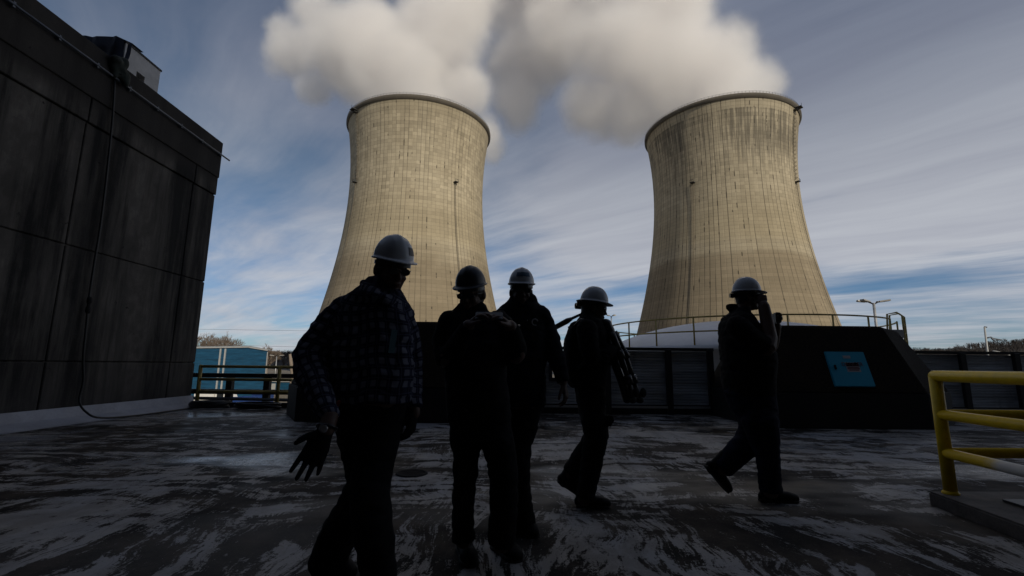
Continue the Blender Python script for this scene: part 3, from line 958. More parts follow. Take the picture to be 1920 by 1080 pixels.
pw_, ph_ = (xr - xl) / 2, (zh - zl) / 2 / math.cos(slope)
bm = B(); box(bm, (-pw_, -0.05, -ph_), (pw_, 0.02, ph_), PM); bevel(bm, 0.008, 2)
door = put("access_panel", bm, M['panelblue'], t)
door["label"] = "bright blue enamel access panel with warning label"
bm = B(); box(bm, (-pw_ * 0.78, -0.085, -0.02), (-pw_ * 0.70, -0.05, 0.07), PM); bevel(bm, 0.006, 2)
put("handle", bm, M['iron'], door)
bm = B(); box(bm, (-pw_ * 0.16, -0.054, ph_ * 0.60), (pw_ * 0.22, -0.0503, ph_ * 0.76), PM)
put("name_plate", bm, M['label'], door)
bm = B(); box(bm, (-pw_ * 0.16, -0.054, -ph_ * 0.18), (pw_ * 0.52, -0.0503, ph_ * 0.36), PM)
wl_ = put("warning_label", bm, M['label'], door)
bm = B(); box(bm, (-pw_ * 0.14, -0.058, ph_ * 0.15), (pw_ * 0.50, -0.0545, ph_ * 0.34), PM)
put("danger_band", bm, M['labelblack'], wl_)


def text_part(name, s, size, M4, material, parent, stretch=1.0):
    c = bpy.data.curves.new(name, 'FONT'); c.body = s; c.size = size; c.align_x = 'CENTER'; c.align_y = 'CENTER'; c.extrude = 0.0012
    ob = bpy.data.objects.new(name, c); COL.objects.link(ob)
    dg = bpy.context.evaluated_depsgraph_get()
    me = bpy.data.meshes.new_from_object(ob.evaluated_get(dg))
    bpy.data.objects.remove(ob)
    me.transform(M4 @ Matrix.Rotation(math.pi / 2, 4, 'X') @ Matrix.Diagonal((stretch, 1, 1, 1)))
    return put(name, me, material, parent)


text_part("danger_text", "DANGER", 0.115, PM @ Matrix.Translation((pw_ * 0.18, -0.0595, ph_ * 0.245)), M['labelred'], wl_, 0.9)
bm = B()
for k, (z0_, ww) in enumerate(((0.08, 0.28), (0.0, 0.31), (-0.08, 0.25))):
    box(bm, (pw_ * (0.18 - ww), -0.057, ph_ * (z0_ - 0.025)), (pw_ * (0.18 + ww), -0.0543, ph_ * (z0_ + 0.025)), PM)
put("print_lines", bm, M['labelred'], wl_)

YL = 9.25
zbL = at(700, 735, YL).z; ztL = at(620, 601, YL + 0.45).z
plinth("sloped concrete plinth behind the plaid shirt man", -4.15, -0.95, -5.0, -0.2, YL, 10.7, 11.7, zb, ztL, 0.45, 0.40)

# ------------------------------------------------------------------ ribbed steel fences along the deck edge
def rib_profile(z0, z1):
    """horizontal ribs: (depth, z) list"""
    out = []
    z = z0
    k = 0
    while z < z1 - 0.07:
        if k % 4 == 3:
            out += [(0.0, z), (0.0, z + 0.022), (0.045, z + 0.030), (0.045, z + 0.062)]
        else:
            out += [(0.0, z), (0.0, z + 0.030), (0.018, z + 0.038), (0.018, z + 0.056)]
        z += 0.066
        k += 1
    out.append((0.0, z1))
    return out


def sheet(bm, x0, y0, x1, y1, z0, z1):
    dv = Vector((x1 - x0, y1 - y0, 0)).normalized(); nn = Vector((-dv.y, dv.x, 0))
    pr = rib_profile(z0, z1)
    front = [[bm.verts.new(Vector((xx, yy, z)) + nn * dd) for dd, z in pr] for xx, yy in ((x0, y0), (x1, y1))]
    back = [[bm.verts.new(Vector((xx, yy, z)) + nn * (dd + 0.015)) for dd, z in pr] for xx, yy in ((x0, y0), (x1, y1))]
    for i in range(len(pr) - 1):
        bm.faces.new((front[0][i], front[1][i], front[1][i + 1], front[0][i + 1]))
        bm.faces.new((back[1][i], back[0][i], back[0][i + 1], back[1][i + 1]))
        bm.faces.new((front[0][i], front[0][i + 1], back[0][i + 1], back[0][i])); bm.faces.new((front[1][i + 1], front[1][i], back[1][i], back[1][i + 1]))
    bm.faces.new((front[0][0], back[0][0], back[1][0], front[1][0])); bm.faces.new((front[0][-1], front[1][-1], back[1][-1], back[0][-1]))


def steel_fence(label, xs, ya, yb, ztop, hole=None, zlow=0.22, end_sheet=True):
    x0, x1 = xs[0], xs[-1]
    Yx = lambda x: ya + (yb - ya) * (x - x0) / (x1 - x0)
    t = thing("steel_fence", label, "fence", ((x0 + x1) / 2, Yx((x0 + x1) / 2), 0), 0, "ribbed steel fences on the deck edge")
    for a, b in zip(xs, xs[1:]):
        bm = B()
        if hole and a < hole[0] < b:
            hx0, hx1, hz0, hz1 = hole
            sheet(bm, a, Yx(a), hx0, Yx(hx0), zlow, ztop - 0.05)
            sheet(bm, hx1, Yx(hx1), b, Yx(b), zlow, ztop - 0.05)
            sheet(bm, hx0, Yx(hx0), hx1, Yx(hx1), zlow, hz0); sheet(bm, hx0, Yx(hx0), hx1, Yx(hx1), hz1, ztop - 0.05)
        else:
            sheet(bm, a, Yx(a), b, Yx(b), zlow, ztop - 0.05)
        put("panel", bm, M['fence'], t)
    for x in xs:
        bm = B(); box(bm, (x - 0.07, Yx(x) - 0.13, 0), (x + 0.07, Yx(x) - 0.035, ztop - 0.002)); bevel(bm, 0.008, 1)
        put("post", bm, M['dark'], t)
    bm = B(); bar(bm, (x0 - 0.1, ya - 0.02, ztop), (x1 + 0.1, yb - 0.02, ztop), 0.14, 0.07); put("top_rail", bm, M['dark'], t)
    bm = B(); bar(bm, (x0, ya - 0.1, zlow - 0.05), (x1 + 0.14, yb - 0.1, zlow - 0.05), 0.05, 0.05); put("bottom_rail", bm, M['galv'], t)
    bm = B(); bar(bm, (x0 - .1, ya + 0.03, 0.11), (x1 + .1, yb + 0.03, 0.11), 0.05, 0.23); put("kick_board", bm, M['dark'], t)
    if hole:
        hx0, hx1, hz0, hz1 = hole
        bm = B()
        Yh = Yx(hx0)
        for lo, hi in (((hx0 - .08, hz0 - .09), (hx1 + .08, hz0)), ((hx0 - .08, hz1), (hx1 + .08, hz1 + .08)), ((hx0 - .08, hz0 + .002), (hx0, hz1 - .002)), ((hx1, hz0 + .002), (hx1 + .08, hz1 - .002))):
            box(bm, (lo[0], Yh - 0.09, lo[1]), (hi[0], Yh + 0.06, hi[1]))
        put("window_frame", bm, M['containernavy'], t)
    return t


M['containernavy'] = simple("navy frame paint", (0.012, 0.014, 0.03), 0.5, 0, 0.2)
FYL = 11.4
fx = lambda px, Y=FYL, py=700: at(px, py, Y).x
ztopF = at(1250, 655, FYL).z
h0, h1 = fx(1035), fx(1049)
steel_fence("ribbed steel fence with small square opening behind the tripod carrier", [fx(905), fx(1015), fx(1138), fx(1252), fx(1330)], FYL, FYL, ztopF,
            (h0, h1, at(1040, 708, FYL).z, at(1040, 688, FYL).z))
FYR = 11.6
ztopR = at(1850, 662, FYR).z
x1800 = at(1804, 715, FYR).x; dxp = at(1905, 715, FYR).x - x1800
steel_fence("ribbed steel fence behind the yellow guard rail", [x1800 - dxp, x1800, x1800 + dxp, x1800 + 2 * dxp, x1800 + 3 * dxp], FYR, FYR, ztopR)

# ------------------------------------------------------------------ storage tank beyond the fence
TD, TAZ, TR = 25.3, R(25.6), 6.1
tx, ty = TD * math.sin(TAZ), TD * math.cos(TAZ)
zroof = at(1330, 646, 17.6).z
zapex = at(1390, 603, ty).z
t = thing("storage_tank", "white domed storage tank with yellow roof railing beyond the fence", "tank", (tx, ty, GZ))
bm = B()
lathe(bm, [(TR - 0.05, GZ), (TR - 0.05, zroof - 0.25), (TR + 0.10, zroof - 0.22), (TR + 0.10, zroof - 0.02), (TR, zroof)], 96, (tx, ty, 0))
put("wall", bm, M['tankwhite'], t)
bm = B()
pr = [(TR + 0.02, zroof + 0.002)] + [(TR * math.cos(a), zroof + (zapex - zroof) * math.sin(a)) for a in [math.pi / 2 * k / 14 for k in range(1, 15)]]
pr[-1] = (0.02, zapex)
pr = [(r_, zroof + (zapex - zroof) * (1 - (r_ / TR) ** 2) ** 0.8) if 0.02 < r_ < TR else (r_, z_) for r_, z_ in pr]
lathe(bm, pr, 96, (tx, ty, 0))
put("domed_roof", bm, M['tankwhite'], t)
bm = B()
RR = TR + 0.05
circ = lambda z, a: (tx + RR * math.cos(a), ty + RR * math.sin(a), z)
gap0 = math.atan2(-ty, -tx) + 1.25
for zz_ in (zroof + 0.52, zroof + 1.07):
    tube(bm, [circ(zz_, gap0 + 0.10 + (2 * math.pi - 0.28) * k / 120) for k in range(121)], 0.032, 6)
for k in range(24):
    a = gap0 + 0.10 + (2 * math.pi - 0.28) * k / 23
    tube(bm, [circ(zroof - 0.2, a), circ(zroof + 1.07, a)], 0.034, 6)
put("roof_railing", bm, M['oldyellow'], t)
bm = B()
la = gap0 - 0.04
LP = lambda off, sd, z: Vector((tx + (RR + off) * math.cos(la) - sd * math.sin(la), ty + (RR + off) * math.sin(la) + sd * math.cos(la), z))
for sd in (-0.28, 0.28):
    tube(bm, [LP(0.25, sd, GZ), LP(0.25, sd, zroof + 1.2), LP(0.1, sd, zroof + 1.35), LP(-0.2, sd, zroof + 1.3), LP(-0.3, sd, zroof)], 0.035, 6)
z = GZ + 0.3
while z < zroof + 1.1:
    tube(bm, [LP(0.25, -0.28, z), LP(0.25, 0.28, z)], 0.02, 5); z += 0.3
put("ladder", bm, M['oldyellow'], t)
bm = B()
box(bm, (-0.35, -0.25, 0), (0.35, 0.25, 0.32), Matrix.Translation(Vector(circ(zroof + 0.3, gap0 - 0.22)) ))
put("gauge_box", bm, M['galv'], t)

# ------------------------------------------------------------------ yellow guard rail round the hatch, front right
KZ = 0.11
pc = gnd(1783, 926, KZ)
PR = 0.046
zt_ = at(1757, 705, pc.y).z
zm = at(1772, 777, pc.y).z; zl_ = at(1784, 849, pc.y).z
# near run comes toward the camera and to the right; find its far end on the mid bar at the picture's edge
v = ray(1920, 797); ne = v * ((zm - CAM_H) / v.z) + Vector((0, 0, CAM_H)) if abs(v.z) > 1e-4 else Vector((3.9, 3.0, zm))
v = ray(1920, 884); ne2 = v * ((zl_ - CAM_H) / v.z) + Vector((0, 0, CAM_H))
nd = (Vector((ne2.x, ne2.y, 0)) - Vector((pc.x, pc.y, 0))).normalized()
fd = Vector((1, 0.03, 0)).normalized()
LN, LF = 2.6, 3.4
pn = Vector((pc.x, pc.y, 0)) + nd * LN; pf = Vector((pc.x, pc.y, 0)) + fd * LF; pq = pn + fd * LF
t = thing("guard_rail", "thick yellow pipe guard rail standing on a kerb at right", "guard rail", (pc.x, pc.y, 0))
P3 = lambda q, z: Vector((q.x, q.y, z))
def curve_pts(a, b, c, r=0.07):
    """corner at b rounded"""
    u, w = (a - b).normalized(), (c - b).normalized()
    return [b + u * r, b + u * r * 0.5 + w * r * 0.04, b + u * r * 0.14 + w * r * 0.14, b + w * r * 0.5 + u * r * 0.04, b + w * r]
for q in (pc, pn, pf, pq):
    bm = B()
    tube(bm, [P3(q, KZ), P3(q, zt_ - 0.002)], PR, 16)
    put("post", bm, M['yellow'], t)
    bm = B(); lathe(bm, [(PR * 0.9, KZ + 0.030), (PR * 1.28, KZ + 0.012), (PR * 1.28, KZ - 0.002)], 20, (q.x, q.y, 0)); put("weld_collar", bm, M['yellow'], t)
def weld(bm, q, z): bmesh.ops.create_uvsphere(bm, u_segments=16, v_segments=10, radius=PR * 1.005, matrix=Matrix.Translation(P3(q, z)))
bm = B()
for a, b in ((pc, pn), (pc, pf), (pn, pq), (pf, pq)):
    tube(bm, [P3(a, zt_), P3(b, zt_)], PR, 16)
for q in (pc, pn, pf, pq): weld(bm, q, zt_)
put("top_bar", bm, M['yellow'], t)
worn, n = mat("yellow paint worn to primer")
o_ = n.obj(); xw, yw, zw = n.sep(o_)
sd_ = n.m('SUBTRACT', xw, 0.0)
wear_y = gnd(1880, 872, zl_).y
wear = n.ramp(n.m('ADD', n.m('MULTIPLY', yw, -1.0), n.m('MULTIPLY', n.noise(o_, 14, 4), 0.12)), -wear_y - 0.02 + 0.0, -wear_y + 0.14)
wear = n.m('MULTIPLY', wear, n.m('SUBTRACT', 1.0, n.ramp(n.m('ADD', n.m('MULTIPLY', yw, -1.0), n.m('MULTIPLY', n.noise(o_, 14, 4), 0.12)), -wear_y + 0.55, -wear_y + 0.75)))
n.surf(n.mix(wear, (0.66, 0.44, 0.004), (0.55, 0.54, 0.52)), 0.42)
for zz_, mt in ((zm, M['yellow']), (zl_, worn)):
    bm = B(); tube(bm, [P3(pc, zz_), P3(pn, zz_)], PR * 0.9, 16); put("rail", bm, mt, t)
    bm = B()
    for a, b in ((pc, pf), (pn, pq), (pf, pq)):
        tube(bm, [P3(a, zz_), P3(b, zz_)], PR * 0.9, 16)
    put("rail", bm, M['yellow'], t)
# kerb under the rail
nx_ = Vector((-nd.y, nd.x, 0))
if nx_.x > 0: nx_ = -nx_
oc = Vector((pc.x, pc.y, 0)) - fd * 0.13 - nd * 0.09
bm = B()
prism(bm, [[oc + V3, oc + nd * 3.2 + V3, oc + nd * 3.2 + fd * 4.2 + V3, oc + fd * 4.2 + V3] for V3 in (Vector((0, 0, -0.01)), Vector((0, 0, KZ)))])
bevel(bm, 0.014, 2)
tag(put("hatch_kerb", bm, M['kerb']), "low raised concrete pad with flaking paint under the yellow guard rail", "concrete pad")
bm = B()
c = oc + nd * 0.32 + fd * 0.36
prism(bm, [[c + Vector((0, 0, z_)), c + nd * 2.4 + Vector((0, 0, z_)), c + nd * 2.4 + fd * 3.4 + Vector((0, 0, z_)), c + fd * 3.4 + Vector((0, 0, z_))] for z_ in (KZ + 0.004, KZ + 0.02)])
tag(put("hatch_cover", bm, M['hatchfloor']), "dark steel hatch cover on the raised pad inside the guard rail", "hatch cover")

# ------------------------------------------------------------------ floor drain
gc = gnd(772, 888.5)
t = thing("floor_drain", "round cast iron drain grate set in the deck", "drain", (gc.x, gc.y, 0))
bm = B(); lathe(bm, [(0.135, 0.002), (0.135, 0.014), (0.158, 0.014), (0.165, 0.003)], 40, (gc.x, gc.y, 0)); put("frame", bm, M['iron'], t)
bm = B()
for k in range(-6, 7):
    hw = math.sqrt(max(0.0, 0.134 ** 2 - (k * 0.02) ** 2))
    if hw > 0.01: box(bm, (gc.x + k * 0.02 - 0.004, gc.y - hw, 0.005), (gc.x + k * 0.02 + 0.004, gc.y + hw, 0.012))
put("grate", bm, M['iron'], t)
bm = B(); lathe(bm, [(0.001, 0.0035), (0.134, 0.0035)], 32, (gc.x, gc.y, 0)); put("dark_hollow_disc", bm, M['labelblack'], t)  # flat black disc, colour stands in for the shade below the grate

# ------------------------------------------------------------------ left deck edge: yellow handrail and a dark pipe rack behind it
YH = 12.0
hx = lambda px, py=710: at(px, py, YH).x
t = thing("hand_rail", "yellow handrail on the deck edge beside the concrete wall", "hand rail", (hx(420), YH, 0))
za, zb_, zc = at(400, 687, YH).z, at(400, 711, YH).z, at(400, 734, YH).z
xa, xb = hx(374), hx(548)
for x in (xa, at(522, 720, YH).x):
    bm = B(); tube(bm, [(x, YH, 0), (x, YH, za - 0.002)], 0.045, 10); put("post", bm, M['railyellow'] if 'railyellow' in M else M['oldyellow'], t)
for z in (za, zb_, zc):
    bm = B(); tube(bm, [(xa, YH, z), (xb, YH, z)], 0.038, 10)
    if z == za: bmesh.ops.create_uvsphere(bm, u_segments=10, v_segments=8, radius=0.046, matrix=Matrix.Translation((xa, YH, z)))
    put("rail", bm, M['oldyellow'], t)
YP = 13.2
bm = B()
box(bm, (hx(362), YH + 0.09, 0.0), (hx(560), YH + 0.17, 0.115))
tag(put("edge_kerb", bm, M['dark']), "dark steel upstand along the deck edge under the yellow handrail", "kerb")
px_ = lambda px, py=715: at(px, py, YP).x
t = thing("pipe_rack", "dark steel pipe rack crossing behind the yellow handrail", "pipe rack", (px_(450), YP, GZ))
bm = B()
for pa, pb in ((700, 708), (730, 739)):
    z1_, z0_ = at(450, pa, YP).z, at(450, pb, YP).z
    box(bm, (px_(355), YP - 0.08, z0_), (px_(560), YP + 0.08, z1_))
put("beam", bm, M['dark'], t)
for px in (432, 502):
    bm = B(); x = px_(px); box(bm, (x - 0.08, YP - 0.07, GZ), (x + 0.08, YP + 0.07, at(450, 700, YP).z - 0.003)); put("column", bm, M['dark'], t)
bm = B()
zpp = at(450, 747, YP).z
tube(bm, [(px_(360), YP - 0.05, zpp), (px_(450), YP - 0.05, zpp - 0.01), (px_(560), YP - 0.05, zpp - 0.03)], 0.045, 10)
put("pipe", bm, M['pipe'], t)
# coiled hoses and cable left on the deck edge
rnd = random.Random(5)
t = tag(put("hose_coil", (lambda bm: (tube(bm, [(hx(410) + (0.42 + 0.03 * math.sin(k)) * math.cos(k * 0.35), 11.75 + (0.30) * math.sin(k * 0.35), 0.03 + k * 0.0012) for k in range(110)], 0.028, 6), bm)[1])(B()), M['hose']),
        "black hose coil heaped on the deck below the yellow handrail", "hose coil")
tag(put("cable_coil", (lambda bm: (tube(bm, [(hx(500) + (0.5 + 0.05 * math.sin(k * 1.3)) * math.cos(k * 0.4), 11.7 + 0.28 * math.sin(k * 0.4), 0.03 + k * 0.0012) for k in range(90)], 0.026, 6), bm)[1])(B()), M['hose']),
    "dark cable coil lying right of the hose coil", "cable coil")

# ------------------------------------------------------------------ blue warehouse far behind
YW = 78.0
wp = lambda px, py, Y=YW: at(px, py, Y)
t = thing("blue_warehouse", "long blue metal warehouse with white corner trim", "warehouse", (wp(430, 700).x, YW, GZ))
L_, Rr_, Rg = wp(300, 650), wp(502, 658), wp(466, 652)
bm = B()
pts = [(L_.x, GZ), (Rr_.x, GZ), (Rr_.x, Rr_.z), (Rg.x, Rg.z), (L_.x, Rg.z - 0.35)]
prism(bm, [[(x, YW, z) for x, z in pts], [(x - 27, YW + 42, z) for x, z in pts]])
uvl = None
put("wall", bm, M['warehouse'], t)
bm = B()
for (xa_, za_), (xb_, zb2) in zip(pts[2:4], pts[3:5]):
    bar(bm, (xa_ + 0.05, YW - 0.12, za_ + 0.1), (xb_, YW - 0.12, zb2 + 0.1), 0.16, 0.16)
put("eaves_trim", bm, M['whitetrim'], t)
bm = B()
prism(bm, [[(x - (27 if y > YW + 1 else 0), y, z) for x, z in ((pts[2][0] + .3, pts[2][1] + .05), (pts[3][0], pts[3][1] + .14), (pts[4][0], pts[4][1] + .14), (pts[4][0], pts[4][1] + .32), (pts[3][0], pts[3][1] + .34), (pts[2][0] + .3, pts[2][1] + .25))] for y in (YW + 0.11, YW + 42)])
put("roof", bm, M['galv'], t)
for px in (413.5, 422.5, 502):
    a_ = wp(px, 665); bm = B(); box(bm, (a_.x - (0.10 if px < 500 else 0.04), YW - 0.2, GZ), (a_.x + (0.10 if px < 500 else 0.04), YW - 0.004, min(Rg.z, Rr_.z + (Rg.z - Rr_.z) * (0 if px > 500 else 1)) - 0.2)); put("downpipe", bm, M['whitetrim'], t)
bm = B()
zr_ = wp(420, 674).z
box(bm, (L_.x, YW - 0.05, zr_), (Rr_.x - .2, YW - 0.003, zr_ + 0.08)); put("girt_line", bm, M['warehouse'], t)
# second, lower blue shed beyond it
Y2 = 96.0
a_, b_ = at(505, 716, Y2), at(552, 716, Y2)
t = thing("blue_shed", "low blue shed with pale roller door right of the warehouse", "shed", ((a_.x + b_.x) / 2, Y2, GZ))
bm = B(); box(bm, (a_.x, Y2, GZ), (b_.x + 3, Y2 + 12, a_.z)); put("wall", bm, M['warehouse'], t)
bm = B(); box(bm, (a_.x - .2, Y2 - .2, a_.z + 0.003), (b_.x + 3.2, Y2 + 12.2, a_.z + 0.25)); put("roof", bm, M['whitetrim'], t)
c_, d_ = at(508, 720, Y2), at(517, 720, Y2)
bm = B(); box(bm, (c_.x, Y2 - 0.08, GZ), (d_.x, Y2 - 0.004, at(510, 719, Y2).z)); put("roller_door", bm, M['whitetrim'], t)

# vehicles and containers parked in the yard below the deck
def box_truck(px0, px1, pytop, Y):
    a, b = at(px0, pytop, Y), at(px1, pytop, Y)
    x0, x1, zt2 = a.x, b.x, a.z
    t = thing("box_truck", "white box truck parked in the yard below the handrail", "truck", ((x0 + x1) / 2, Y, GZ))
    bm = B(); box(bm, (x0, Y, GZ + 0.95), (x1 - 1.9, Y + 2.4, zt2)); bevel(bm, 0.05, 2); put("cargo_box", bm, M['truckwhite'], t)
    bm = B()
    prism(bm, [[(x1 - 1.8, y, GZ + 0.6), (x1, y, GZ + 0.6), (x1, y, GZ + 1.5), (x1 - 0.45, y, GZ + 2.4), (x1 - 1.8, y, GZ + 2.45)] for y in (Y + .1, Y + 2.3)]); bevel(bm, 0.06, 2)
    cabp = put("cab", bm, M['truckwhite'], t)
    bm = B(); box(bm, (x1 - 1.5, Y + 0.07, GZ + 1.5), (x1 - 0.65, Y + 0.098, GZ + 2.2)); put("window", bm, M['glass'], cabp)
    bm = B(); box(bm, (x0 + .1, Y + .3, GZ + 0.6), (x1 - .4, Y + 2.1, GZ + 0.94)); put("chassis", bm, M['dark'], t)
    for x in (x0 + 1.1, x1 - 0.9):
        for y in (Y + 0.05, Y + 2.1):
            bm = B(); tube(bm, [(x, y, GZ + 0.45), (x, y + 0.28, GZ + 0.45)], 0.45, 20); put("wheel", bm, M['rubber'], t)
box_truck(364, 428, 736.5, 62.0)
def skip(px0, px1, pytop, Y, label):
    a, b = at(px0, pytop, Y), at(px1, pytop, Y)
    t = thing("skip_container", label, "container", ((a.x + b.x) / 2, Y, GZ), 0, "blue skip containers in the yard")
    zt2 = a.z
    bm = B()
    for y0, y1 in ((Y, Y + .1), (Y + 2.3, Y + 2.4)): box(bm, (a.x, y0, GZ + 0.15), (b.x, y1, zt2))
    for x0, x1 in ((a.x, a.x + .1), (b.x - .1, b.x)): box(bm, (x0, Y + .101, GZ + .15), (x1, Y + 2.299, zt2 - .002))
    box(bm, (a.x + .1, Y + .1, GZ + .15), (b.x - .1, Y + 2.3, GZ + .3))
    put("body", bm, M['containerblue'], t)
    bm = B()
    k = a.x + 0.4
    while k < b.x - .1:
        box(bm, (k, Y - 0.07, GZ + 0.2), (k + 0.1, Y - 0.003, zt2 - 0.05)); k += 0.8
    put("stiffeners", bm, M['containerblue'], t)
    bm = B(); bar(bm, (a.x, Y - .06, zt2), (b.x, Y - .06, zt2), 0.14, 0.12); put("lip", bm, M['containerblue'], t)
skip(435, 465, 745, 58.0, "cobalt blue skip container below the pipe rack")
skip(472, 497, 739, 64.0, "second blue skip container, farther behind the cobalt one")
bm = B()
a, b = gnd(500, 752, GZ + .02), gnd(560, 752, GZ + .02)
c, d_ = gnd(580, 762, GZ + .02), gnd(480, 762, GZ + .02)
bm.faces.new([bm.verts.new((q.x, q.y, GZ + 0.006)) for q in (d_, c, b, a)])
tag(put("path", bm, M['ground']), kind="structure")

# ------------------------------------------------------------------ lamps, poles and wires
def lamp_head(t, c, ang, tilt=0.25, s=1.0):
    X = Matrix.Translation(c) @ Matrix.Rotation(ang, 4, 'Z') @ Matrix.Rotation(tilt, 4, 'Y')
    bm = B()
    prism(bm, [[(0.0, -.14 * s, z * s) for z in (-0.05,)] + [(0, .14 * s, -.05 * s), (0, .09 * s, .08 * s), (0, -.09 * s, .08 * s)],
               [(.9 * s, -.27 * s, -.05 * s), (.9 * s, .27 * s, -.05 * s), (.9 * s, .2 * s, .1 * s), (.9 * s, -.2 * s, .1 * s)]])
    bm.transform(X)
    h = put("lamp_head", bm, M['lamphead'], t)
    bm = B(); box(bm, (0.2 * s, -0.2 * s, -0.075 * s), (0.85 * s, 0.2 * s, -0.052 * s), X); put("lens", bm, M['glass'], h)


def street_lamp(px, pytop, Y, label, heads, rpole, arm, s, group="yard lamps"):
    top = at(px, pytop, Y)
    t = thing("yard_lamp", label, "lamp post", (top.x, top.y, GZ), 0, group)
    bm = B(); tube(bm, [(top.x, Y, GZ), (top.x, Y, top.z)], [rpole * 1.3, rpole], 12); put("pole", bm, M['galv'], t)
    bm = B()
    for a in heads:
        tube(bm, [top + Vector((0, 0, -0.15)), top + Vector((math.cos(a) * arm, math.sin(a) * arm, 0.12))], 0.05 * s, 6)
    put("arm", bm, M['dark'], t)
    for a in heads:
        lamp_head(t, top + Vector((math.cos(a) * arm, math.sin(a) * arm, 0.12)), a, -0.12, s)


street_lamp(1638, 568, 46.0, "tall twin armed yard lamp right of the streaked cooling tower", [math.pi + 0.22, math.pi - 0.28, 0.3, -0.25], 0.12, 0.5, 1.0)
street_lamp(1146, 593, 105.0, "distant four headed yard lamp seen between the towers", [0.4, 2.0, 3.6, 5.2], 0.12, 0.45, 0.9)
street_lamp(519, 668, 112.0, "thin yard lamp right of the blue warehouse", [math.pi, 0.1], 0.10, 0.6, 1.1)

YD = 62.0
t = thing("steel_davit", "pale steel mast with bent side arm before the far hill", "mast", (at(1853, 662, YD).x, YD, GZ))
bm = B(); a, b = at(1846, 613, YD), at(1855, 690, YD)
tube(bm, [(b.x, YD, GZ), b, a], [0.15, 0.13, 0.10], 10); put("mast", bm, M['galvbright'] if 'galvbright' in M else M['whitetrim'], t)
bm = B(); tube(bm, [at(1848.5, 634, YD), at(1858, 632, YD), at(1862, 634.5, YD), at(1878, 637.5, YD)], 0.09, 8)
tube(bm, [at(1858, 632.5, YD), at(1862, 637, YD), at(1866, 640, YD)], 0.1, 6); tube(bm, [at(1846, 613, YD), at(1850, 613.5, YD)], 0.1, 6); put("side_arm", bm, M['pipe'], t)
bm = B(); tube(bm, [at(1862, 658, YD), at(1885, 662, YD), at(1895, 668, YD)], 0.09, 8); put("stay", bm, M['whitetrim'], t)
YT = 40.0
bm = B()
a, b = at(544, 664, YT), at(548, 700, YT)
tube(bm, [(b.x + .1, YT, GZ), b, a], [0.2, 0.16, 0.12], 8)
tag(put("wooden_post", bm, M['bark']), "weathered timber post behind the handrail", "post")


def wire(pts, label):
    bm = B()
    tube(bm, pts, 0.035, 5)
    tag(put("power_line", bm, M['pipe']), label, "power line", "power lines above the warehouse")
def sagged(a, b, sag, k=16):
    return [a.lerp(b, i / k) - Vector((0, 0, sag * 4 * (i / k) * (1 - i / k))) for i in range(k + 1)]
wire(sagged(at(300, 616, 118), at(1180, 630, 150), 0.0), "upper thin power line crossing behind the men")
wire(sagged(at(420, 647, 120), at(1180, 662, 150), 0.2), "lower thin power line just above the warehouse")

# ------------------------------------------------------------------ people
def loft(bm, pts, radii, u=Vector((1, 0, 0)), seg=16, cap0='round', cap1='round', power=2.0, level=False):
    """closed tapered tube through pts; radii are (along u, across) pairs; ends rounded or flat"""
    pts = [Vector(p) for p in pts]
    n_ = len(pts)
    rings = []
    def ring(c, t, a, b):
        if level: t = Vector((0, 0, 1))
        uu = (u - t * u.dot(t))
        if uu.length < 1e-3: uu = Vector((0, 1, 0)) - t * t.y
        uu.normalize(); vv = t.cross(uu)
        out = []
        for k in range(seg):
            th = 2 * math.pi * k / seg
            cc, ss = math.cos(th), math.sin(th)
            cc = math.copysign(abs(cc) ** (2 / power), cc); ss = math.copysign(abs(ss) ** (2 / power), ss)
            out.append(bm.verts.new(c + uu * a * cc + vv * b * ss))
        return out
    for i, p in enumerate(pts):
        t = (pts[min(i + 1, n_ - 1)] - pts[max(i - 1, 0)]).normalized()
        a, b = radii[i]
        if i == 0 and cap0 == 'round':
            q = min(a, b)
            for k in (0.15, 0.5, 0.8):
                rings.append(ring(p - t * q * math.sqrt(1 - k * k), t, a * k, b * k))
        rings.append(ring(p, t, a, b))
        if i == n_ - 1 and cap1 == 'round':
            q = min(a, b)
            for k in (0.8, 0.5, 0.15):
                rings.append(ring(p + t * q * math.sqrt(1 - k * k), t, a * k, b * k))
    for a, b in zip(rings, rings[1:]):
        for k in range(seg):
            bm.faces.new((a[k], a[(k + 1) % seg], b[(k + 1) % seg], b[k]))
    bm.faces.new(rings[0][::-1]); bm.faces.new(rings[-1])


def ell(bm, c, r, Mx=None):
    T = Matrix.Translation(c)
    if Mx is not None: T = T @ Mx
    bmesh.ops.create_uvsphere(bm, u_segments=20, v_segments=14, radius=1, matrix=T @ Matrix.Diagonal((r[0], r[1], r[2], 1)))


def crease(me, amp, scale, seed):
    """cloth folds: push vertices along their normals"""
    for v in me.vertices:
        q = Vector((v.co.x * scale, v.co.y * scale, v.co.z * scale * 1.9)) + Vector((seed, seed * 2, 0))
        f = mnoise.noise(q) + 0.5 * mnoise.noise(q * 2.3)
        v.co += v.normal * amp * (1 - 2.2 * abs(f) if f < 0.45 else -0.6)
    me.update()


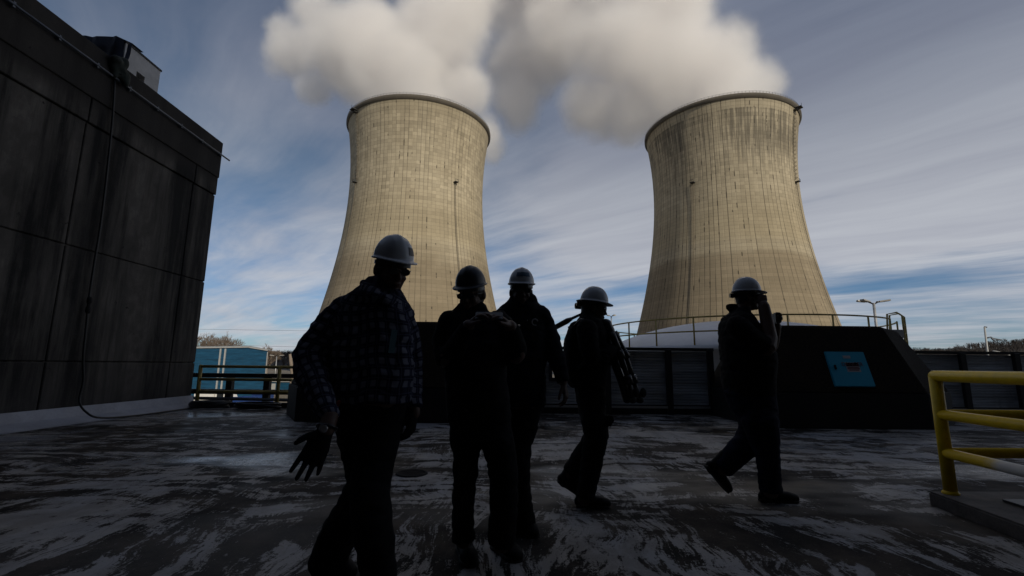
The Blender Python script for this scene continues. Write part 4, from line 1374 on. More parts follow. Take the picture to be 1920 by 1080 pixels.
def hand(bm, wrist, f, t, palm, L=0.19, curl=0.35, spread=0.12, thumb=0.7, fist=False, curls=None, tl=1.0):
    """palm and five fingers; f finger direction, t towards the thumb side, palm = direction the palm faces"""
    f = f.normalized(); t = (t - f * t.dot(f)).normalized(); b = palm - f * palm.dot(f) - t * palm.dot(t)
    b = b.normalized() if b.length > 1e-3 else f.cross(t)
    s = L / 0.19
    kn = wrist + f * 0.094 * s
    loft(bm, [wrist - f * 0.02, wrist + f * 0.02 * s, wrist + f * 0.055 * s, kn], [(0.027 * s, 0.021 * s), (0.031 * s, 0.020 * s), (0.041 * s, 0.019 * s), (0.043 * s, 0.015 * s)], t, 14)
    lens = (0.074, 0.083, 0.077, 0.060)
    for i in range(4):
        base = kn + t * (0.032 - 0.0215 * i) * s - f * (0.004 if i in (1, 2) else 0.012) * s
        side = t * (1.5 - i) * spread
        d0 = (f + side).normalized()
        cu = curls[i] if curls else curl
        p = base; pts = [p - d0 * 0.018 * s]; ang = cu * 0.6
        pts.append(p)
        for fr in (0.45, 0.30, 0.25):
            d_ = (d0 * math.cos(ang) + b * math.sin(ang))
            p = p + d_ * lens[i] * fr * s
            pts.append(p); ang += cu * (1.0 if fr > 0.4 else 0.8)
        rr = (0.0105, 0.0102, 0.0094, 0.0086, 0.0072)
        loft(bm, pts, [(r_ * s * (0.9 if i == 3 else 1), r_ * s * (0.9 if i == 3 else 1)) for r_ in rr], t, 10)
    base = wrist + f * 0.028 * s + t * 0.026 * s + b * 0.008 * s
    d0 = (f * (1 - thumb * 0.55) + t * thumb + b * (0.35 if not fist else 0.9)).normalized()
    p1 = base + d0 * 0.036 * s * tl; d1 = (d0 + f * 0.45 + b * 0.1).normalized(); p2 = p1 + d1 * 0.030 * s * tl; p3 = p2 + (d1 + f * 0.3).normalized() * 0.022 * s * tl
    loft(bm, [base - d0 * 0.012, base, p1, p2, p3], [(r_ * s, r_ * s) for r_ in (0.014, 0.0145, 0.0120, 0.0108, 0.0085)], t, 10)


class Person:
    def __init__(s, label, Y, face, skin, group="men in hard hats crossing the deck"):
        s.Y = Y
        s.body = B()
        s.skin = skin
        s.label, s.group = label, group
        s.face = face
        s.root = None

    def P(s, px, py, dY=0.0):
        return at(px, py, s.Y + dY)

    def r(s, px, py, rp, dY=0.0):
        return (at(px + rp, py, s.Y + dY) - at(px, py, s.Y + dY)).length

    def start(s, px, py):
        g_ = gnd(px, py)
        s.root = thing("person", s.label, "person", (g_.x, g_.y, 0), 0, s.group)
        return s

    def chain(s, bm, rows, k=1.0, cap0='round', cap1='round', flat=1.0, u=Vector((1, 0, 0)), seg=16):
        loft(bm, [s.P(px, py, dY) for px, py, rp, dY in rows], [(s.r(px, py, rp, dY) * k, s.r(px, py, rp, dY) * k * flat) for px, py, rp, dY in rows], u, seg, cap0, cap1)

    def torso(s, bm, rows, k=1.0, cap0='round', cap1='round', power=2.3):
        """rows: py, left px, right px, half depth in metres, dY"""
        pts, rad = [], []
        for py, l, rr, hd, dY in rows:
            pts.append(s.P((l + rr) / 2, py, dY)); rad.append((s.r((l + rr) / 2, py, (rr - l) / 2, dY) * k, hd * k))
        loft(bm, pts, rad, Vector((1, 0, 0)), 24, cap0, cap1, power, level=True)

    def head(s, c, yaw, pitch=0.0, roll=0.0, k=1.0, neck=None, beard=False):
        """c = middle of the skull; yaw 0 looks at the camera, +90 deg looks to the right of the picture"""
        s.HM = Matrix.Translation(c) @ Matrix.Rotation(math.pi + yaw, 4, 'Z') @ Matrix.Rotation(pitch, 4, 'X') @ Matrix.Rotation(roll, 4, 'Y') @ Matrix.Diagonal((k, k, k, 1))
        bm = B()
        L = lambda x, y, z, rx, ry, rz: ell(bm, Vector((x, y, z)), (rx, ry, rz))
        L(0, -0.008, 0.02, 0.075, 0.094, 0.095)
        L(0, 0.022, -0.045, 0.063, 0.068, 0.075)
        L(0, 0.034, -0.085, 0.049, 0.050, 0.042)
        L(0, 0.068, -0.104, 0.024, 0.022, 0.020)
        L(0, 0.078, 0.012, 0.050, 0.014, 0.012)                     # brow
        L(0.033, 0.062, -0.042, 0.024, 0.022, 0.020); L(-0.033, 0.062, -0.042, 0.024, 0.022, 0.020)   # cheeks
        loft(bm, [(0, 0.082, 0.0), (0, 0.096, -0.022), (0, 0.108, -0.040), (0, 0.088, -0.050)], [(0.009, 0.009), (0.011, 0.011), (0.015, 0.012), (0.014, 0.008)], Vector((1, 0, 0)), 10)
        L(0, 0.088, -0.070, 0.023, 0.010, 0.006); L(0, 0.086, -0.079, 0.021, 0.010, 0.007)            # lips
        for sx in (-1, 1):
            L(sx * 0.031, 0.076, -0.008, 0.0125, 0.0125, 0.0115)                                       # eyes
            ell(bm, Vector((sx * 0.078, -0.012, -0.018)), (0.010, 0.020, 0.033), Matrix.Rotation(sx * 0.3, 4, 'Z'))
        bm.transform(s.HM)
        me = bpy.data.meshes.new("q"); bm.to_mesh(me); bm.free(); s.body.from_mesh(me); bpy.data.meshes.remove(me)
        if neck is not None:
            a = s.HM @ Vector((0, -0.022, -0.05))
            loft(s.body, [a, a.lerp(neck, 0.5), neck], [(0.058, 0.06), (0.058, 0.06), (0.072, 0.066)], Vector((1, 0, 0)), 16)

    def hair(s, low=-0.06):
        bm = B()
        ell(bm, Vector((0, -0.016, 0.012)), (0.080, 0.093, 0.098)); ell(bm, Vector((0, -0.062, -0.03)), (0.062, 0.040, 0.055 - low * 0.3))
        for v in list(bm.verts):
            if v.co.y > 0.045: v.co.y = 0.045 + (v.co.y - 0.045) * 0.1
        bm.transform(s.HM)
        put("hair", union_mesh(bm, 0.008, 2), M['hair'], s.root, True)

    def glasses(s):
        bm = B()
        for sx in (-1, 1):
            pts = [(sx * 0.031 + 0.025 * math.cos(a), 0.101 - 0.12 * abs(0.025 * math.cos(a)), -0.008 + 0.017 * math.sin(a)) for a in [2 * math.pi * k / 14 for k in range(15)]]
            tube(bm, pts, 0.0022, 5)
            tube(bm, [(sx * 0.056, 0.096, -0.002), (sx * 0.072, 0.07, 0.0), (sx * 0.081, -0.01, -0.004)], 0.0024, 5)
        tube(bm, [(-0.008, 0.104, -0.004), (0.008, 0.104, -0.004)], 0.0022, 5)
        bm.transform(s.HM)
        g = put("glasses", bm, M['plastic'], s.root)
        bm = B()
        for sx in (-1, 1):
            bmesh.ops.create_circle(bm, cap_ends=True, segments=14, radius=1, matrix=Matrix.Translation((sx * 0.031, 0.1005, -0.008)) @ Matrix.Rotation(math.pi / 2, 4, 'X') @ Matrix.Diagonal((0.0245, 0.0165, 1, 1)))
        bm.transform(s.HM)
        put("lens", bm, M['glass'], g)

    def hat(s, material, full=False, size=1.0, dz=0.048, tilt=0.0, patches=(), ratchet=True):
        """hard hat on the head: shell dome with ridges, brim, suspension knob at the back"""
        W = s.HM @ Matrix.Translation((0, 0.0, dz)) @ Matrix.Rotation(tilt, 4, 'X') @ Matrix.Diagonal((size, size, size, 1))
        rx, ry, rz = 0.101, 0.119, 0.124
        def dome(a, e, off=0.0):
            ce, se = math.cos(e), math.sin(e)
            fac = 1.0
            ridge = 0.006 * math.exp(-(math.sin(a) * ce / 0.16) ** 2) * (se ** 1.5) + 0.003 * math.exp(-((abs(math.sin(a) * ce) - 0.38) / 0.08) ** 2) * se
            return Vector(((rx + off) * math.sin(a) * ce ** 0.85, (ry + off) * math.cos(a) * ce ** 0.85, (rz + off) * se ** 1.08 + ridge))
        bm = B()
        rings = []
        NA, NE = 56, 14
        for j in range(NE):
            e = math.pi / 2 * j / NE
            rings.append([bm.verts.new(dome(2 * math.pi * k / NA, e)) for k in range(NA)])
        top = bm.verts.new(dome(0, math.pi / 2))
        for a, b in zip(rings, rings[1:]):
            for k in range(NA): bm.faces.new((a[k], a[(k + 1) % NA], b[(k + 1) % NA], b[k]))
        for k in range(NA): bm.faces.new((rings[-1][k], rings[-1][(k + 1) % NA], top))
        # brim: two rings further out, deeper at the front
        def brim_off(a):
            f = max(0.0, math.cos(a))
            return (0.032 + 0.012 * f ** 2) if full else (0.009 + 0.040 * f ** 2.2)
        def bring(t, dzv):
            out = []
            for k in range(NA):
                a = 2 * math.pi * k / NA
                q = dome(a, 0); dr = Vector((q.x, q.y, 0)).normalized(); o_ = brim_off(a) * t
                out.append(bm.verts.new(q + dr * o_ + Vector((0, 0, dzv - (0.35 if full else 0.30) * o_))))
            return out
        r1, r2, r3, r4 = bring(0.5, 0), bring(1.0, 0), bring(1.0, -0.005), bring(0.0, -0.012)
        seq = [rings[0], r1, r2, r3, r4]
        for a, b in zip(seq, seq[1:]):
            for k in range(NA): bm.faces.new((a[(k + 1) % NA], a[k], b[k], b[(k + 1) % NA]))
        inner = [[bm.verts.new(dome(2 * math.pi * k / NA, math.pi / 2 * j / 5, -0.006) + Vector((0, 0, -0.012 * (1 - j / 5)))) for k in range(NA)] for j in range(5)]
        seq = [r4] + inner
        for a, b in zip(seq, seq[1:]):
            for k in range(NA): bm.faces.new((a[(k + 1) % NA], a[k], b[k], b[(k + 1) % NA]))
        bm.faces.new(inner[-1])
        bm.transform(W)
        h = put("hard_hat", bm, material, s.root, True)
        bm = B()
        pts = [dome(2 * math.pi * k / 40, 0, -0.012) + Vector((0, 0, -0.028)) for k in range(41)]
        for a, b in zip(pts, pts[1:]): bar(bm, a, b, 0.004, 0.022, Vector((0, 0, 1)))
        bm.transform(W)
        put("headband", bm, M['plastic'], h)
        if ratchet:
            bm = B()
            box(bm, (-0.035, -0.130, -0.060), (0.035, -0.100, -0.020)); bevel(bm, 0.006, 2)
            tube(bm, [(0, -0.128, -0.040), (0, -0.144, -0.040)], 0.020, 14)
            bm.transform(W)
            put("ratchet_knob", bm, M['plastic'], h)
        for a0, a1, e0, e1, mt in patches:
            bm = B()
            gr = [[bm.verts.new(dome(R(a0 + (a1 - a0) * i / 8), R(e0 + (e1 - e0) * j / 4), 0.0022)) for i in range(9)] for j in range(5)]
            for p_, q_ in zip(gr, gr[1:]):
                for i in range(8): bm.faces.new((p_[i], p_[i + 1], q_[i + 1], q_[i]))
            bm.transform(W)
            put("sticker", bm, mt, h, True)
        return h

    def garment(s, name, bm, material, voxel=0.011, amp=0.006, scale=9.0, seed=1.0, smooth=3):
        me = union_mesh(bm, voxel, smooth)
        crease(me, amp, scale, seed)
        return put(name, me, material, s.root, True)

    def boot(s, heel, toe, up, h=0.165, w=0.054, name="boot"):
        """boot from heel bottom to toe bottom"""
        f = (toe - heel); L = f.length; f.normalize()
        side = f.cross(up).normalized(); up = side.cross(f).normalized()
        bm = B()
        Q = lambda a, z, x=0: heel + f * a * L + up * z + side * x
        loft(bm, [Q(0.10, 0.042), Q(0.25, 0.045), Q(0.5, 0.045), Q(0.75, 0.040), Q(0.90, 0.034)], [(w * 0.78, 0.042), (w * 0.82, 0.046), (w * 0.88, 0.046), (w, 0.044), (w * 0.82, 0.036)], side, 16)
        loft(bm, [Q(0.20, 0.03), Q(0.21, 0.09), Q(0.20, h), Q(0.19, h + 0.035)], [(w * 0.8, 0.055), (w * 0.86, 0.058), (w * 0.95, 0.058), (w * 1.0, 0.060)], side, 16)
        loft(bm, [Q(0.28, 0.09), Q(0.45, 0.075), Q(0.62, 0.055)], [(w * 0.72, 0.036), (w * 0.7, 0.030), (w * 0.7, 0.026)], side, 14)
        b = put(name, union_mesh(bm, 0.007, 3), M['boot'], s.root, True)
        bm = B()
        outl = [(0.0, 0.6), (0.03, 0.78), (0.14, 0.86), (0.4, 0.78), (0.62, 0.98), (0.8, 1.06), (0.92, 0.86), (0.99, 0.42), (1.0, 0)]
        poly = [Q(a, 0, x * w) for a, x in outl] + [Q(a, 0, -x * w) for a, x in reversed(outl[:-1])]
        prism(bm, [poly, [p_ + up * 0.022 for p_ in poly]])
        bevel(bm, 0.004, 1)
        put("sole", bm, M['sole'], b)
        bm = B()
        for k in range(4):
            a = 0.33 + 0.08 * k; z = 0.118 - 0.021 * k
            tube(bm, [Q(a, z - 0.012, -w * .55), Q(a + 0.02, z + 0.002, 0), Q(a, z - 0.012, w * .55)], 0.003, 5)
        for sx in (-1, 1):
            c = Q(0.37, 0.125)
            tube(bm, [c + side * sx * 0.045 * (1 - math.cos(q)) * .5 + f * 0.02 * math.sin(q) + up * 0.014 * math.sin(q) for q in [2 * math.pi * k / 12 for k in range(13)]], 0.0028, 5)
        put("lace", bm, M['hose'], b)
        return b

    def finish(s):
        me = union_mesh(s.body, 0.0055, 2, 0.4)
        put("body", me, s.skin, s.root, True)


def cloth_uv(ob, chains):
    """give a shirt two cloth coordinates (round the nearest limb, along it) so checks follow sleeves and chest"""
    me = ob.data
    nv = len(me.vertices)
    co = np.empty(nv * 3); me.vertices.foreach_get('co', co); co = co.reshape(-1, 3)
    W = np.array(ob.matrix_world) if False else None
    best = np.full(nv, 1e9); uv = np.zeros((nv, 3))
    for pts, rad in chains:
        L0 = 0.0
        for a, b in zip(pts, pts[1:]):
            a_, b_ = np.array(a), np.array(b); d_ = b_ - a_; L = np.linalg.norm(d_); d_ /= L
            rel = co - a_; t = np.clip(rel @ d_, 0, L)
            perp = rel - np.outer(t, d_)
            dist = np.linalg.norm(perp, axis=1) - rad
            x = np.array((1.0, 0.1, 0.0)); x -= d_ * x.dot(d_); x /= np.linalg.norm(x); y = np.cross(d_, x)
            ang = np.arctan2(perp @ y, perp @ x)
            k = dist < best
            best[k] = dist[k]; uv[k, 0] = (ang * rad)[k]; uv[k, 1] = (t + L0)[k]
            L0 += L
    uv[:, 0] += 0.006 * np.sin(co[:, 2] * 31); uv[:, 1] += 0.006 * np.sin(co[:, 0] * 27)
    at_ = me.attributes.new('cloth', 'FLOAT_VECTOR', 'POINT')
    at_.data.foreach_set('vector', uv.astype(np.float32).ravel())


V = Vector
# ---- man in the plaid shirt, nearest, striding to the right
p = Person("nearest man in dark plaid shirt and white hard hat", 2.35, 40, M['skinA']).start(690, 1140)
tor = [(540, 676, 748, 0.085, 0.02), (556, 650, 758, 0.105, 0.02), (585, 628, 768, 0.12, 0.02), (630, 622, 773, 0.13, 0.0), (690, 624, 774, 0.135, -0.01), (735, 626, 772, 0.135, -0.02), (752, 625, 772, 0.135, -0.02)]
armL = [(644, 580, 24, 0.0), (620, 608, 27, -0.02), (598, 638, 29, -0.03), (581, 668, 30.5, -0.05), (584, 700, 29, -0.10), (597, 735, 24, -0.17), (611, 765, 20, -0.23), (619, 784, 17, -0.26)]
armR = [(748, 582, 24, 0.03), (762, 620, 22, 0.06), (768, 668, 23, 0.10), (770, 705, 22, 0.10), (773, 740, 18, 0.06), (776, 765, 15, 0.03)]
hip = [(735, 629, 768, 0.125, 0.0), (775, 629, 762, 0.13, 0.0), (810, 634, 752, 0.13, 0.0), (838, 644, 744, 0.12, 0.0)]
legB = [(674, 815, 40, 0.03), (682, 860, 37, 0.02), (684, 900, 34, 0.03), (675, 935, 34, 0.08), (652, 975, 34, 0.16), (632, 1010, 34, 0.24), (611, 1062, 33, 0.30)]
legF = [(712, 815, 38, -0.02), (700, 870, 37, -0.06), (692, 920, 37, -0.12), (697, 970, 37, -0.16), (703, 1015, 36, -0.18), (710, 1075, 32, -0.17), (714, 1135, 33, -0.15)]
sh = B()
p.torso(sh, tor, 1, cap1='flat'); p.chain(sh, armL, 1, cap1='flat'); p.chain(sh, armR, 1, cap1='flat')
p.chain(sh, [(688, 541, 10, -0.05), (700, 552, 11, -0.11), (722, 562, 8, -0.14)], 1); p.chain(sh, [(746, 549, 8, 0.0), (740, 556, 10, -0.08), (728, 565, 8, -0.13)], 1)
p.chain(sh, [(683, 532, 7, 0.03), (694, 540, 14, 0.05), (715, 545, 18, 0.07), (740, 550, 11, 0.05)], 1)
so = p.garment("plaid_shirt", sh, M['plaid'], 0.010, 0.0075, 8.0, 2.0)
mid = lambda rows: ([p.P((l + r_) / 2, py, dY) for py, l, r_, hd, dY in rows], 0.17)
cloth_uv(so, [mid(tor), ([p.P(a, b, d_) for a, b, c, d_ in armL], 0.075), ([p.P(a, b, d_) for a, b, c, d_ in armR], 0.06)])
bd = B()
X = Matrix.Translation(p.P(736, 640, -0.136)) @ Matrix.Rotation(0.25, 4, 'Z') @ Matrix.Rotation(0.1, 4, 'Y')
box(bd, (-0.012, -0.006, -0.055), (0.016, 0.0, 0.055), X)
put("badge", bd, M['badge'], so)
tr = B()
p.torso(tr, hip, 1, cap1='flat'); p.chain(tr, legB, 1, cap1='flat'); p.chain(tr, legF, 1, cap1='flat')
p.garment("trousers", tr, M['black'], 0.011, 0.006, 7.0, 5.0)
tg = B(); X = Matrix.Translation(p.P(631, 762, -0.14)) @ Matrix.Rotation(0.5, 4, 'Y'); box(tg, (-0.008, -0.008, -0.03), (0.008, 0.004, 0.03), X); bevel(tg, 0.002, 1)
put("pocket_tag", tg, M['reddish'], p.root)
p.torso(p.body, tor, 0.85); p.torso(p.body, hip, 0.8, cap1='flat'); p.chain(p.body, armL, 0.72); p.chain(p.body, armR, 0.72); p.chain(p.body, legB, 0.72); p.chain(p.body, legF, 0.72)
p.head(p.P(735, 503, 0.0), R(38), R(-14), R(0), 1.0, neck=p.P(712, 556, 0.02))
p.chain(p.body, [(619, 780, 15, -0.26), (612, 805, 15.5, -0.29)], 1)
w = p.P(611, 806, -0.29)
gl = B()
hand(gl, w, p.P(572, 886, -0.35) - w, p.P(556, 812, -0.33) - w, V((0.1, -1, 0.1)), 0.235, 0.22, 0.09, 0.8, tl=0.72, curls=(0.15, 0.2, 0.2, 0.25))
bmesh.ops.scale(gl, vec=(1, 1, 1), verts=gl.verts)
put("glove", union_mesh(gl, 0.005, 2, 0.4), M['black'], p.root, True)
w = p.P(776, 770, 0.03)
p.chain(p.body, [(775, 755, 12, 0.04), (777, 775, 11, 0.03)], 1)
gl = B()
hand(gl, w, V((-0.1, -0.1, -1)), V((-0.3, -1, 0)), V((-1, 0.2, 0)), 0.19, 0.6, 0.04, 0.4)
put("glove", union_mesh(gl, 0.005, 2, 0.4), M['black'], p.root, True)
p.finish(); p.hair()
p.glasses()
p.hat(M['hatwhite'], False, 0.98, 0.050, 0.02, [(-52, -22, 14, 34, M['sticker'])])
bm = B()
w = p.P(613, 801, -0.285); tdir = (p.P(605, 830, -0.30) - p.P(619, 784, -0.26)).normalized()
x_, y_, z_ = frame_from(V((0, 0, 0)), tdir)
tube(bm, [w + (x_ * math.cos(a) + y_ * math.sin(a)) * 0.041 for a in [2 * math.pi * k / 20 for k in range(21)]], 0.007, 6)
wt = put("watch", bm, M['plastic'], p.root)
bm = B(); ell(bm, w + x_ * 0.0 - V((0, 0.04, 0)), (0.019, 0.008, 0.019)); put("dial", bm, M['metal'], wt)
a, b = gnd(588, 1079), gnd(660, 1092)
a.z = 0.075; b.z = 0.012
p.boot(a, b, V((0.2, 0, 1)))
q = gnd(700, 1205); p.boot(V((q.x - 0.02, q.y + 0.10, 0.0)), V((q.x + 0.17, q.y - 0.13, 0.0)), V((0, 0, 1)))

# ---- man looking at the phone
p = Person("man in dark clothes holding a phone up in both hands", 2.82, -10, M['skinA']).start(905, 1058)
tor = [(585, 850, 916, 0.08, 0.02), (592, 838, 928, 0.10, 0.02), (612, 832, 944, 0.12, 0.01), (655, 832, 950, 0.135, -0.01), (705, 834, 950, 0.15, -0.03), (755, 838, 956, 0.15, -0.03), (790, 840, 960, 0.14, -0.02)]
armL = [(843, 604, 21, 0.0), (832, 640, 21, -0.02), (836, 672, 20, -0.08), (852, 655, 18, -0.16), (868, 628, 15, -0.22), (878, 611, 13, -0.25)]
armR = [(936, 604, 22, 0.0), (958, 640, 23, -0.02), (966, 664, 21, -0.07), (968, 648, 18, -0.14), (962, 626, 15, -0.20), (957, 612, 13, -0.23)]
hip = [(770, 842, 958, 0.14, 0.0), (800, 844, 957, 0.145, 0.0), (822, 848, 955, 0.13, 0.0)]
legB = [(873, 810, 31, 0.0), (874, 850, 26, 0.0), (873, 895, 22.5, -0.02), (869, 930, 20.5, 0.0), (868, 965, 20, 0.02), (869, 1012, 21.5, 0.03)]
legF = [(929, 810, 31, 0.0), (938, 850, 29, -0.02), (944, 895, 27, -0.03), (945, 935, 26, -0.02), (943, 975, 26, 0.0), (940, 1018, 25, 0.03)]
sh = B()
p.torso(sh, tor, 1, cap1='flat'); p.chain(sh, armL, 1.04, cap1='flat'); p.chain(sh, armR, 1.04, cap1='flat')
p.garment("long_sleeved_shirt", sh, M['black'], 0.011, 0.005, 8.0, 3.0)
tr = B(); p.torso(tr, hip, 1, cap1='flat'); p.chain(tr, legB, 1, cap1='flat'); p.chain(tr, legF, 1, cap1='flat')
p.garment("trousers", tr, M['black'], 0.011, 0.006, 7.0, 6.0)
bm = B(); c = p.P(878, 765, -0.165); box(bm, c - V((0.03, 0.008, 0.022)), c + V((0.03, 0.01, 0.022))); bevel(bm, 0.005, 2)
put("belt_buckle", bm, M['iron'], p.root)
p.torso(p.body, tor, 0.85); p.torso(p.body, hip, 0.8, cap1='flat'); p.chain(p.body, legB, 0.72); p.chain(p.body, legF, 0.72)
p.chain(p.body, armL[:3], 0.75); p.chain(p.body, armR[:3], 0.75); p.chain(p.body, armL[2:], 0.92); p.chain(p.body, armR[2:], 0.92)
p.head(p.P(884, 549, 0.0), R(-18), R(-16), R(0), 0.97, neck=p.P(884, 596, 0.03))
wl = p.P(878, 611, -0.25); wr = p.P(957, 612, -0.23)
hand(p.body, wl, p.P(906, 588, -0.29) - wl, V((0.4, -0.8, 0.4)), V((0.3, 0.3, -1)), 0.19, 0.55, 0.05, 0.6)
hand(p.body, wr, p.P(926, 588, -0.29) - wr, V((-0.4, -0.8, 0.4)), V((-0.3, 0.3, -1)), 0.19, 0.55, 0.05, 0.6)
p.finish(); p.hair(); p.glasses()
p.hat(M['hatgrey'], False, 0.93, 0.054, -0.02)
bm = B()
tube(bm, [p.P(962, 617, -0.2) + V((0.034 * math.cos(a), 0.03 * math.sin(a), 0.02 * math.cos(a))) for a in [2 * math.pi * k / 20 for k in range(21)]], 0.007, 6)
wt = put("watch", bm, M['plastic'], p.root)
bm = B(); ell(bm, p.P(965, 611, -0.205), (0.012, 0.014, 0.014)); put("dial", bm, M['metal'], wt)
bm = B()
c = p.P(917, 592, -0.30)
X = Matrix.Translation(c) @ Matrix.Rotation(-0.9, 4, 'X')
box(bm, (-0.075, -0.004, -0.036), (0.075, 0.005, 0.036), X); bevel(bm, 0.004, 2)
ph = put("phone", bm, M['plastic']); tag(ph, "black phone held level in both hands of the second man", "phone")
bm = B(); box(bm, (-0.066, 0.0052, -0.032), (0.066, 0.0064, 0.032), X); put("screen", bm, M['glass'], ph)
p.boot(p.P(868, 1040, 0.10) * V((1, 1, 0)) if False else V((gnd(866, 1030).x, gnd(866, 1030).y, 0)), V((gnd(884, 1066).x, gnd(884, 1066).y, 0)), V((0, 0, 1)))
p.boot(V((gnd(928, 1026).x, gnd(928, 1026).y, 0)), V((gnd(974, 1056).x, gnd(974, 1056).y, 0)), V((0, 0, 1)))

# ---- third man, facing the camera, arm hanging
p = Person("man in dark jacket walking behind the phone holder", 3.35, 0, M['skinB']).start(985, 1005)
tor = [(568, 950, 1008, 0.085, 0.02), (578, 936, 1018, 0.105, 0.02), (605, 930, 1026, 0.125, 0.0), (650, 932, 1024, 0.135, -0.02), (700, 934, 1023, 0.14, -0.03), (745, 935, 1023, 0.14, -0.03), (760, 935, 1022, 0.14, -0.02)]
armR = [(1012, 592, 20, 0.0), (1026, 620, 18.5, 0.0), (1037, 650, 18, -0.03), (1046, 680, 15.5, -0.07), (1053, 705, 12.5, -0.1), (1056, 716, 11.5, -0.11)]
armL = [(948, 592, 20, 0.0), (938, 622, 18, 0.03), (932, 655, 17, 0.05), (930, 690, 14, 0.04), (930, 715, 12, 0.02)]
hip = [(745, 938, 1021, 0.13, 0.0), (775, 940, 1013, 0.135, 0.0), (800, 944, 1006, 0.12, 0.0)]
legR = [(984, 795, 25, 0.0), (975, 830, 22.5, -0.02), (972, 870, 22, -0.04), (972, 905, 22, -0.03), (974, 940, 23, 0.0), (981, 986, 24, 0.03)]
legL = [(955, 795, 24, 0.02), (950, 840, 22, 0.05), (948, 890, 20, 0.10), (948, 930, 19, 0.20), (950, 965, 18, 0.28)]
sh = B(); p.torso(sh, tor, 1, cap1='flat'); p.chain(sh, armR, 1, cap1='flat'); p.chain(sh, armL, 1, cap1='flat')
p.chain(sh, [(957, 570, 5, 0.03), (970, 573, 9, 0.05), (988, 573, 8, 0.05), (996, 571, 5, 0.03)], 1)
so = p.garment("jacket", sh, M['navy'], 0.011, 0.006, 8.0, 4.0)
bm = B()
c = p.P(1003, 604, -0.135)
tube(bm, [c + V((0.020 * math.cos(a), 0, 0.022 * math.sin(a))) for a in [0.3 + 4.9 * k / 14 for k in range(15)]], 0.004, 6)
tube(bm, [c + V((-0.055, 0.0, 0.012)), c + V((-0.05, 0, 0.012))], 0.005, 6)
put("chest_emblem", bm, M['label'], so)
bm = B(); c = p.P(1003, 632, -0.145); box(bm, c - V((0.02, 0.003, 0.03)), c + V((0.02, 0.003, 0.03))); put("badge", bm, M['iron'], so)
tr = B(); p.torso(tr, hip, 1, cap1='flat'); p.chain(tr, legR, 1, cap1='flat'); p.chain(tr, legL, 1, cap1='flat')
p.garment("trousers", tr, M['black'], 0.011, 0.006, 7.0, 8.0)
p.torso(p.body, tor, 0.85); p.torso(p.body, hip, 0.8, cap1='flat')
for c_ in (armR, armL, legR, legL): p.chain(p.body, c_, 0.75)
p.head(p.P(977.5, 545, 0.0), R(6), R(-4), 0, 0.98, neck=p.P(976, 580, 0.03))
w = p.P(1057, 719, -0.115); hand(p.body, w, V((0.16, -0.1, -1)), V((-0.35, -1, 0)), V((-1, 0.3, 0)), 0.185, 0.55, 0.05, 0.5)
w = p.P(930, 719, 0.02); hand(p.body, w, V((0, -0.1, -1)), V((0.35, -1, 0)), V((1, 0.3, 0)), 0.185, 0.5, 0.05, 0.5)
p.finish(); p.hair(); p.glasses()
p.hat(M['hatwhite'], False, 0.93, 0.054, 0.0, [(-34, 34, 22, 40, M['stickerblue'])])
p.boot(V((gnd(975, 988).x, gnd(975, 988).y, 0)), V((gnd(1003, 1010).x, gnd(1003, 1010).y, 0)), V((0, 0, 1)))
p.boot(V((gnd(938, 985).x, gnd(938, 985).y + .1, 0.05)), V((gnd(950, 1000).x, gnd(950, 1000).y, 0.0)), V((0, 0.2, 1)))

# ---- tripod carrier in profile, walking right
p = Person("man in wide brimmed white hard hat carrying a tripod", 3.92, 90, M['skinB']).start(1100, 950)
tor = [(594, 1088, 1118, 0.11, 0.0), (604, 1080, 1128, 0.17, 0.0), (625, 1074, 1136, 0.20, 0.0), (660, 1071, 1138, 0.20, 0.0), (700, 1074, 1135, 0.175, 0.0), (735, 1080, 1133, 0.165, 0.0), (758, 1083, 1134, 0.165, 0.0)]
armN = [(1100, 618, 20, -0.19), (1104, 650, 18, -0.22), (1112, 676, 17, -0.22), (1128, 672, 15, -0.19), (1142, 660, 13, -0.14), (1150, 655, 11, -0.1)]
armF = [(1100, 618, 20, 0.19), (1112, 650, 17, 0.2), (1126, 668, 15, 0.16), (1146, 672, 12, 0.10), (1156, 672, 10, 0.06)]
hip = [(740, 1082, 1133, 0.16, 0.0), (775, 1086, 1134, 0.165, 0.0), (800, 1094, 1136, 0.15, 0.0)]
legF = [(1113, 785, 24, -0.08), (1118, 815, 23, -0.08), (1112, 850, 21, -0.08), (1106, 885, 19, -0.07), (1101, 915, 17, -0.06), (1096, 934, 18, -0.06)]
legB = [(1113, 785, 24, 0.08), (1118, 812, 22, 0.08), (1106, 838, 20, 0.09), (1090, 860, 20, 0.1), (1076, 880, 18, 0.1), (1068, 889, 17, 0.1)]
sh = B(); p.torso(sh, tor, 1, cap1='flat'); p.chain(sh, armN, 1, cap1='flat'); p.chain(sh, armF, 1, cap1='flat')
p.garment("jacket", sh, M['black'], 0.011, 0.006, 8.0, 7.0)
tr = B(); p.torso(tr, hip, 1, cap1='flat'); p.chain(tr, legF, 1, cap1='flat'); p.chain(tr, legB, 1, cap1='flat')
p.garment("trousers", tr, M['black'], 0.011, 0.006, 7.0, 9.0)
bm = B(); c = p.P(1141, 790, -0.14); X = Matrix.Translation(c) @ Matrix.Rotation(0.6, 4, 'Y'); box(bm, (-0.03, -0.03, -0.04), (0.03, 0.06, 0.045), X); bevel(bm, 0.012, 2)
put("belt_pouch", bm, M['black'], p.root)
p.torso(p.body, tor, 0.85); p.torso(p.body, hip, 0.8, cap1='flat')
for c_ in (armN, armF, legF, legB): p.chain(p.body, c_, 0.75)
p.head(p.P(1113, 577, 0.0), R(88), R(-6), 0, 1.02, neck=p.P(1103, 606, 0.0))
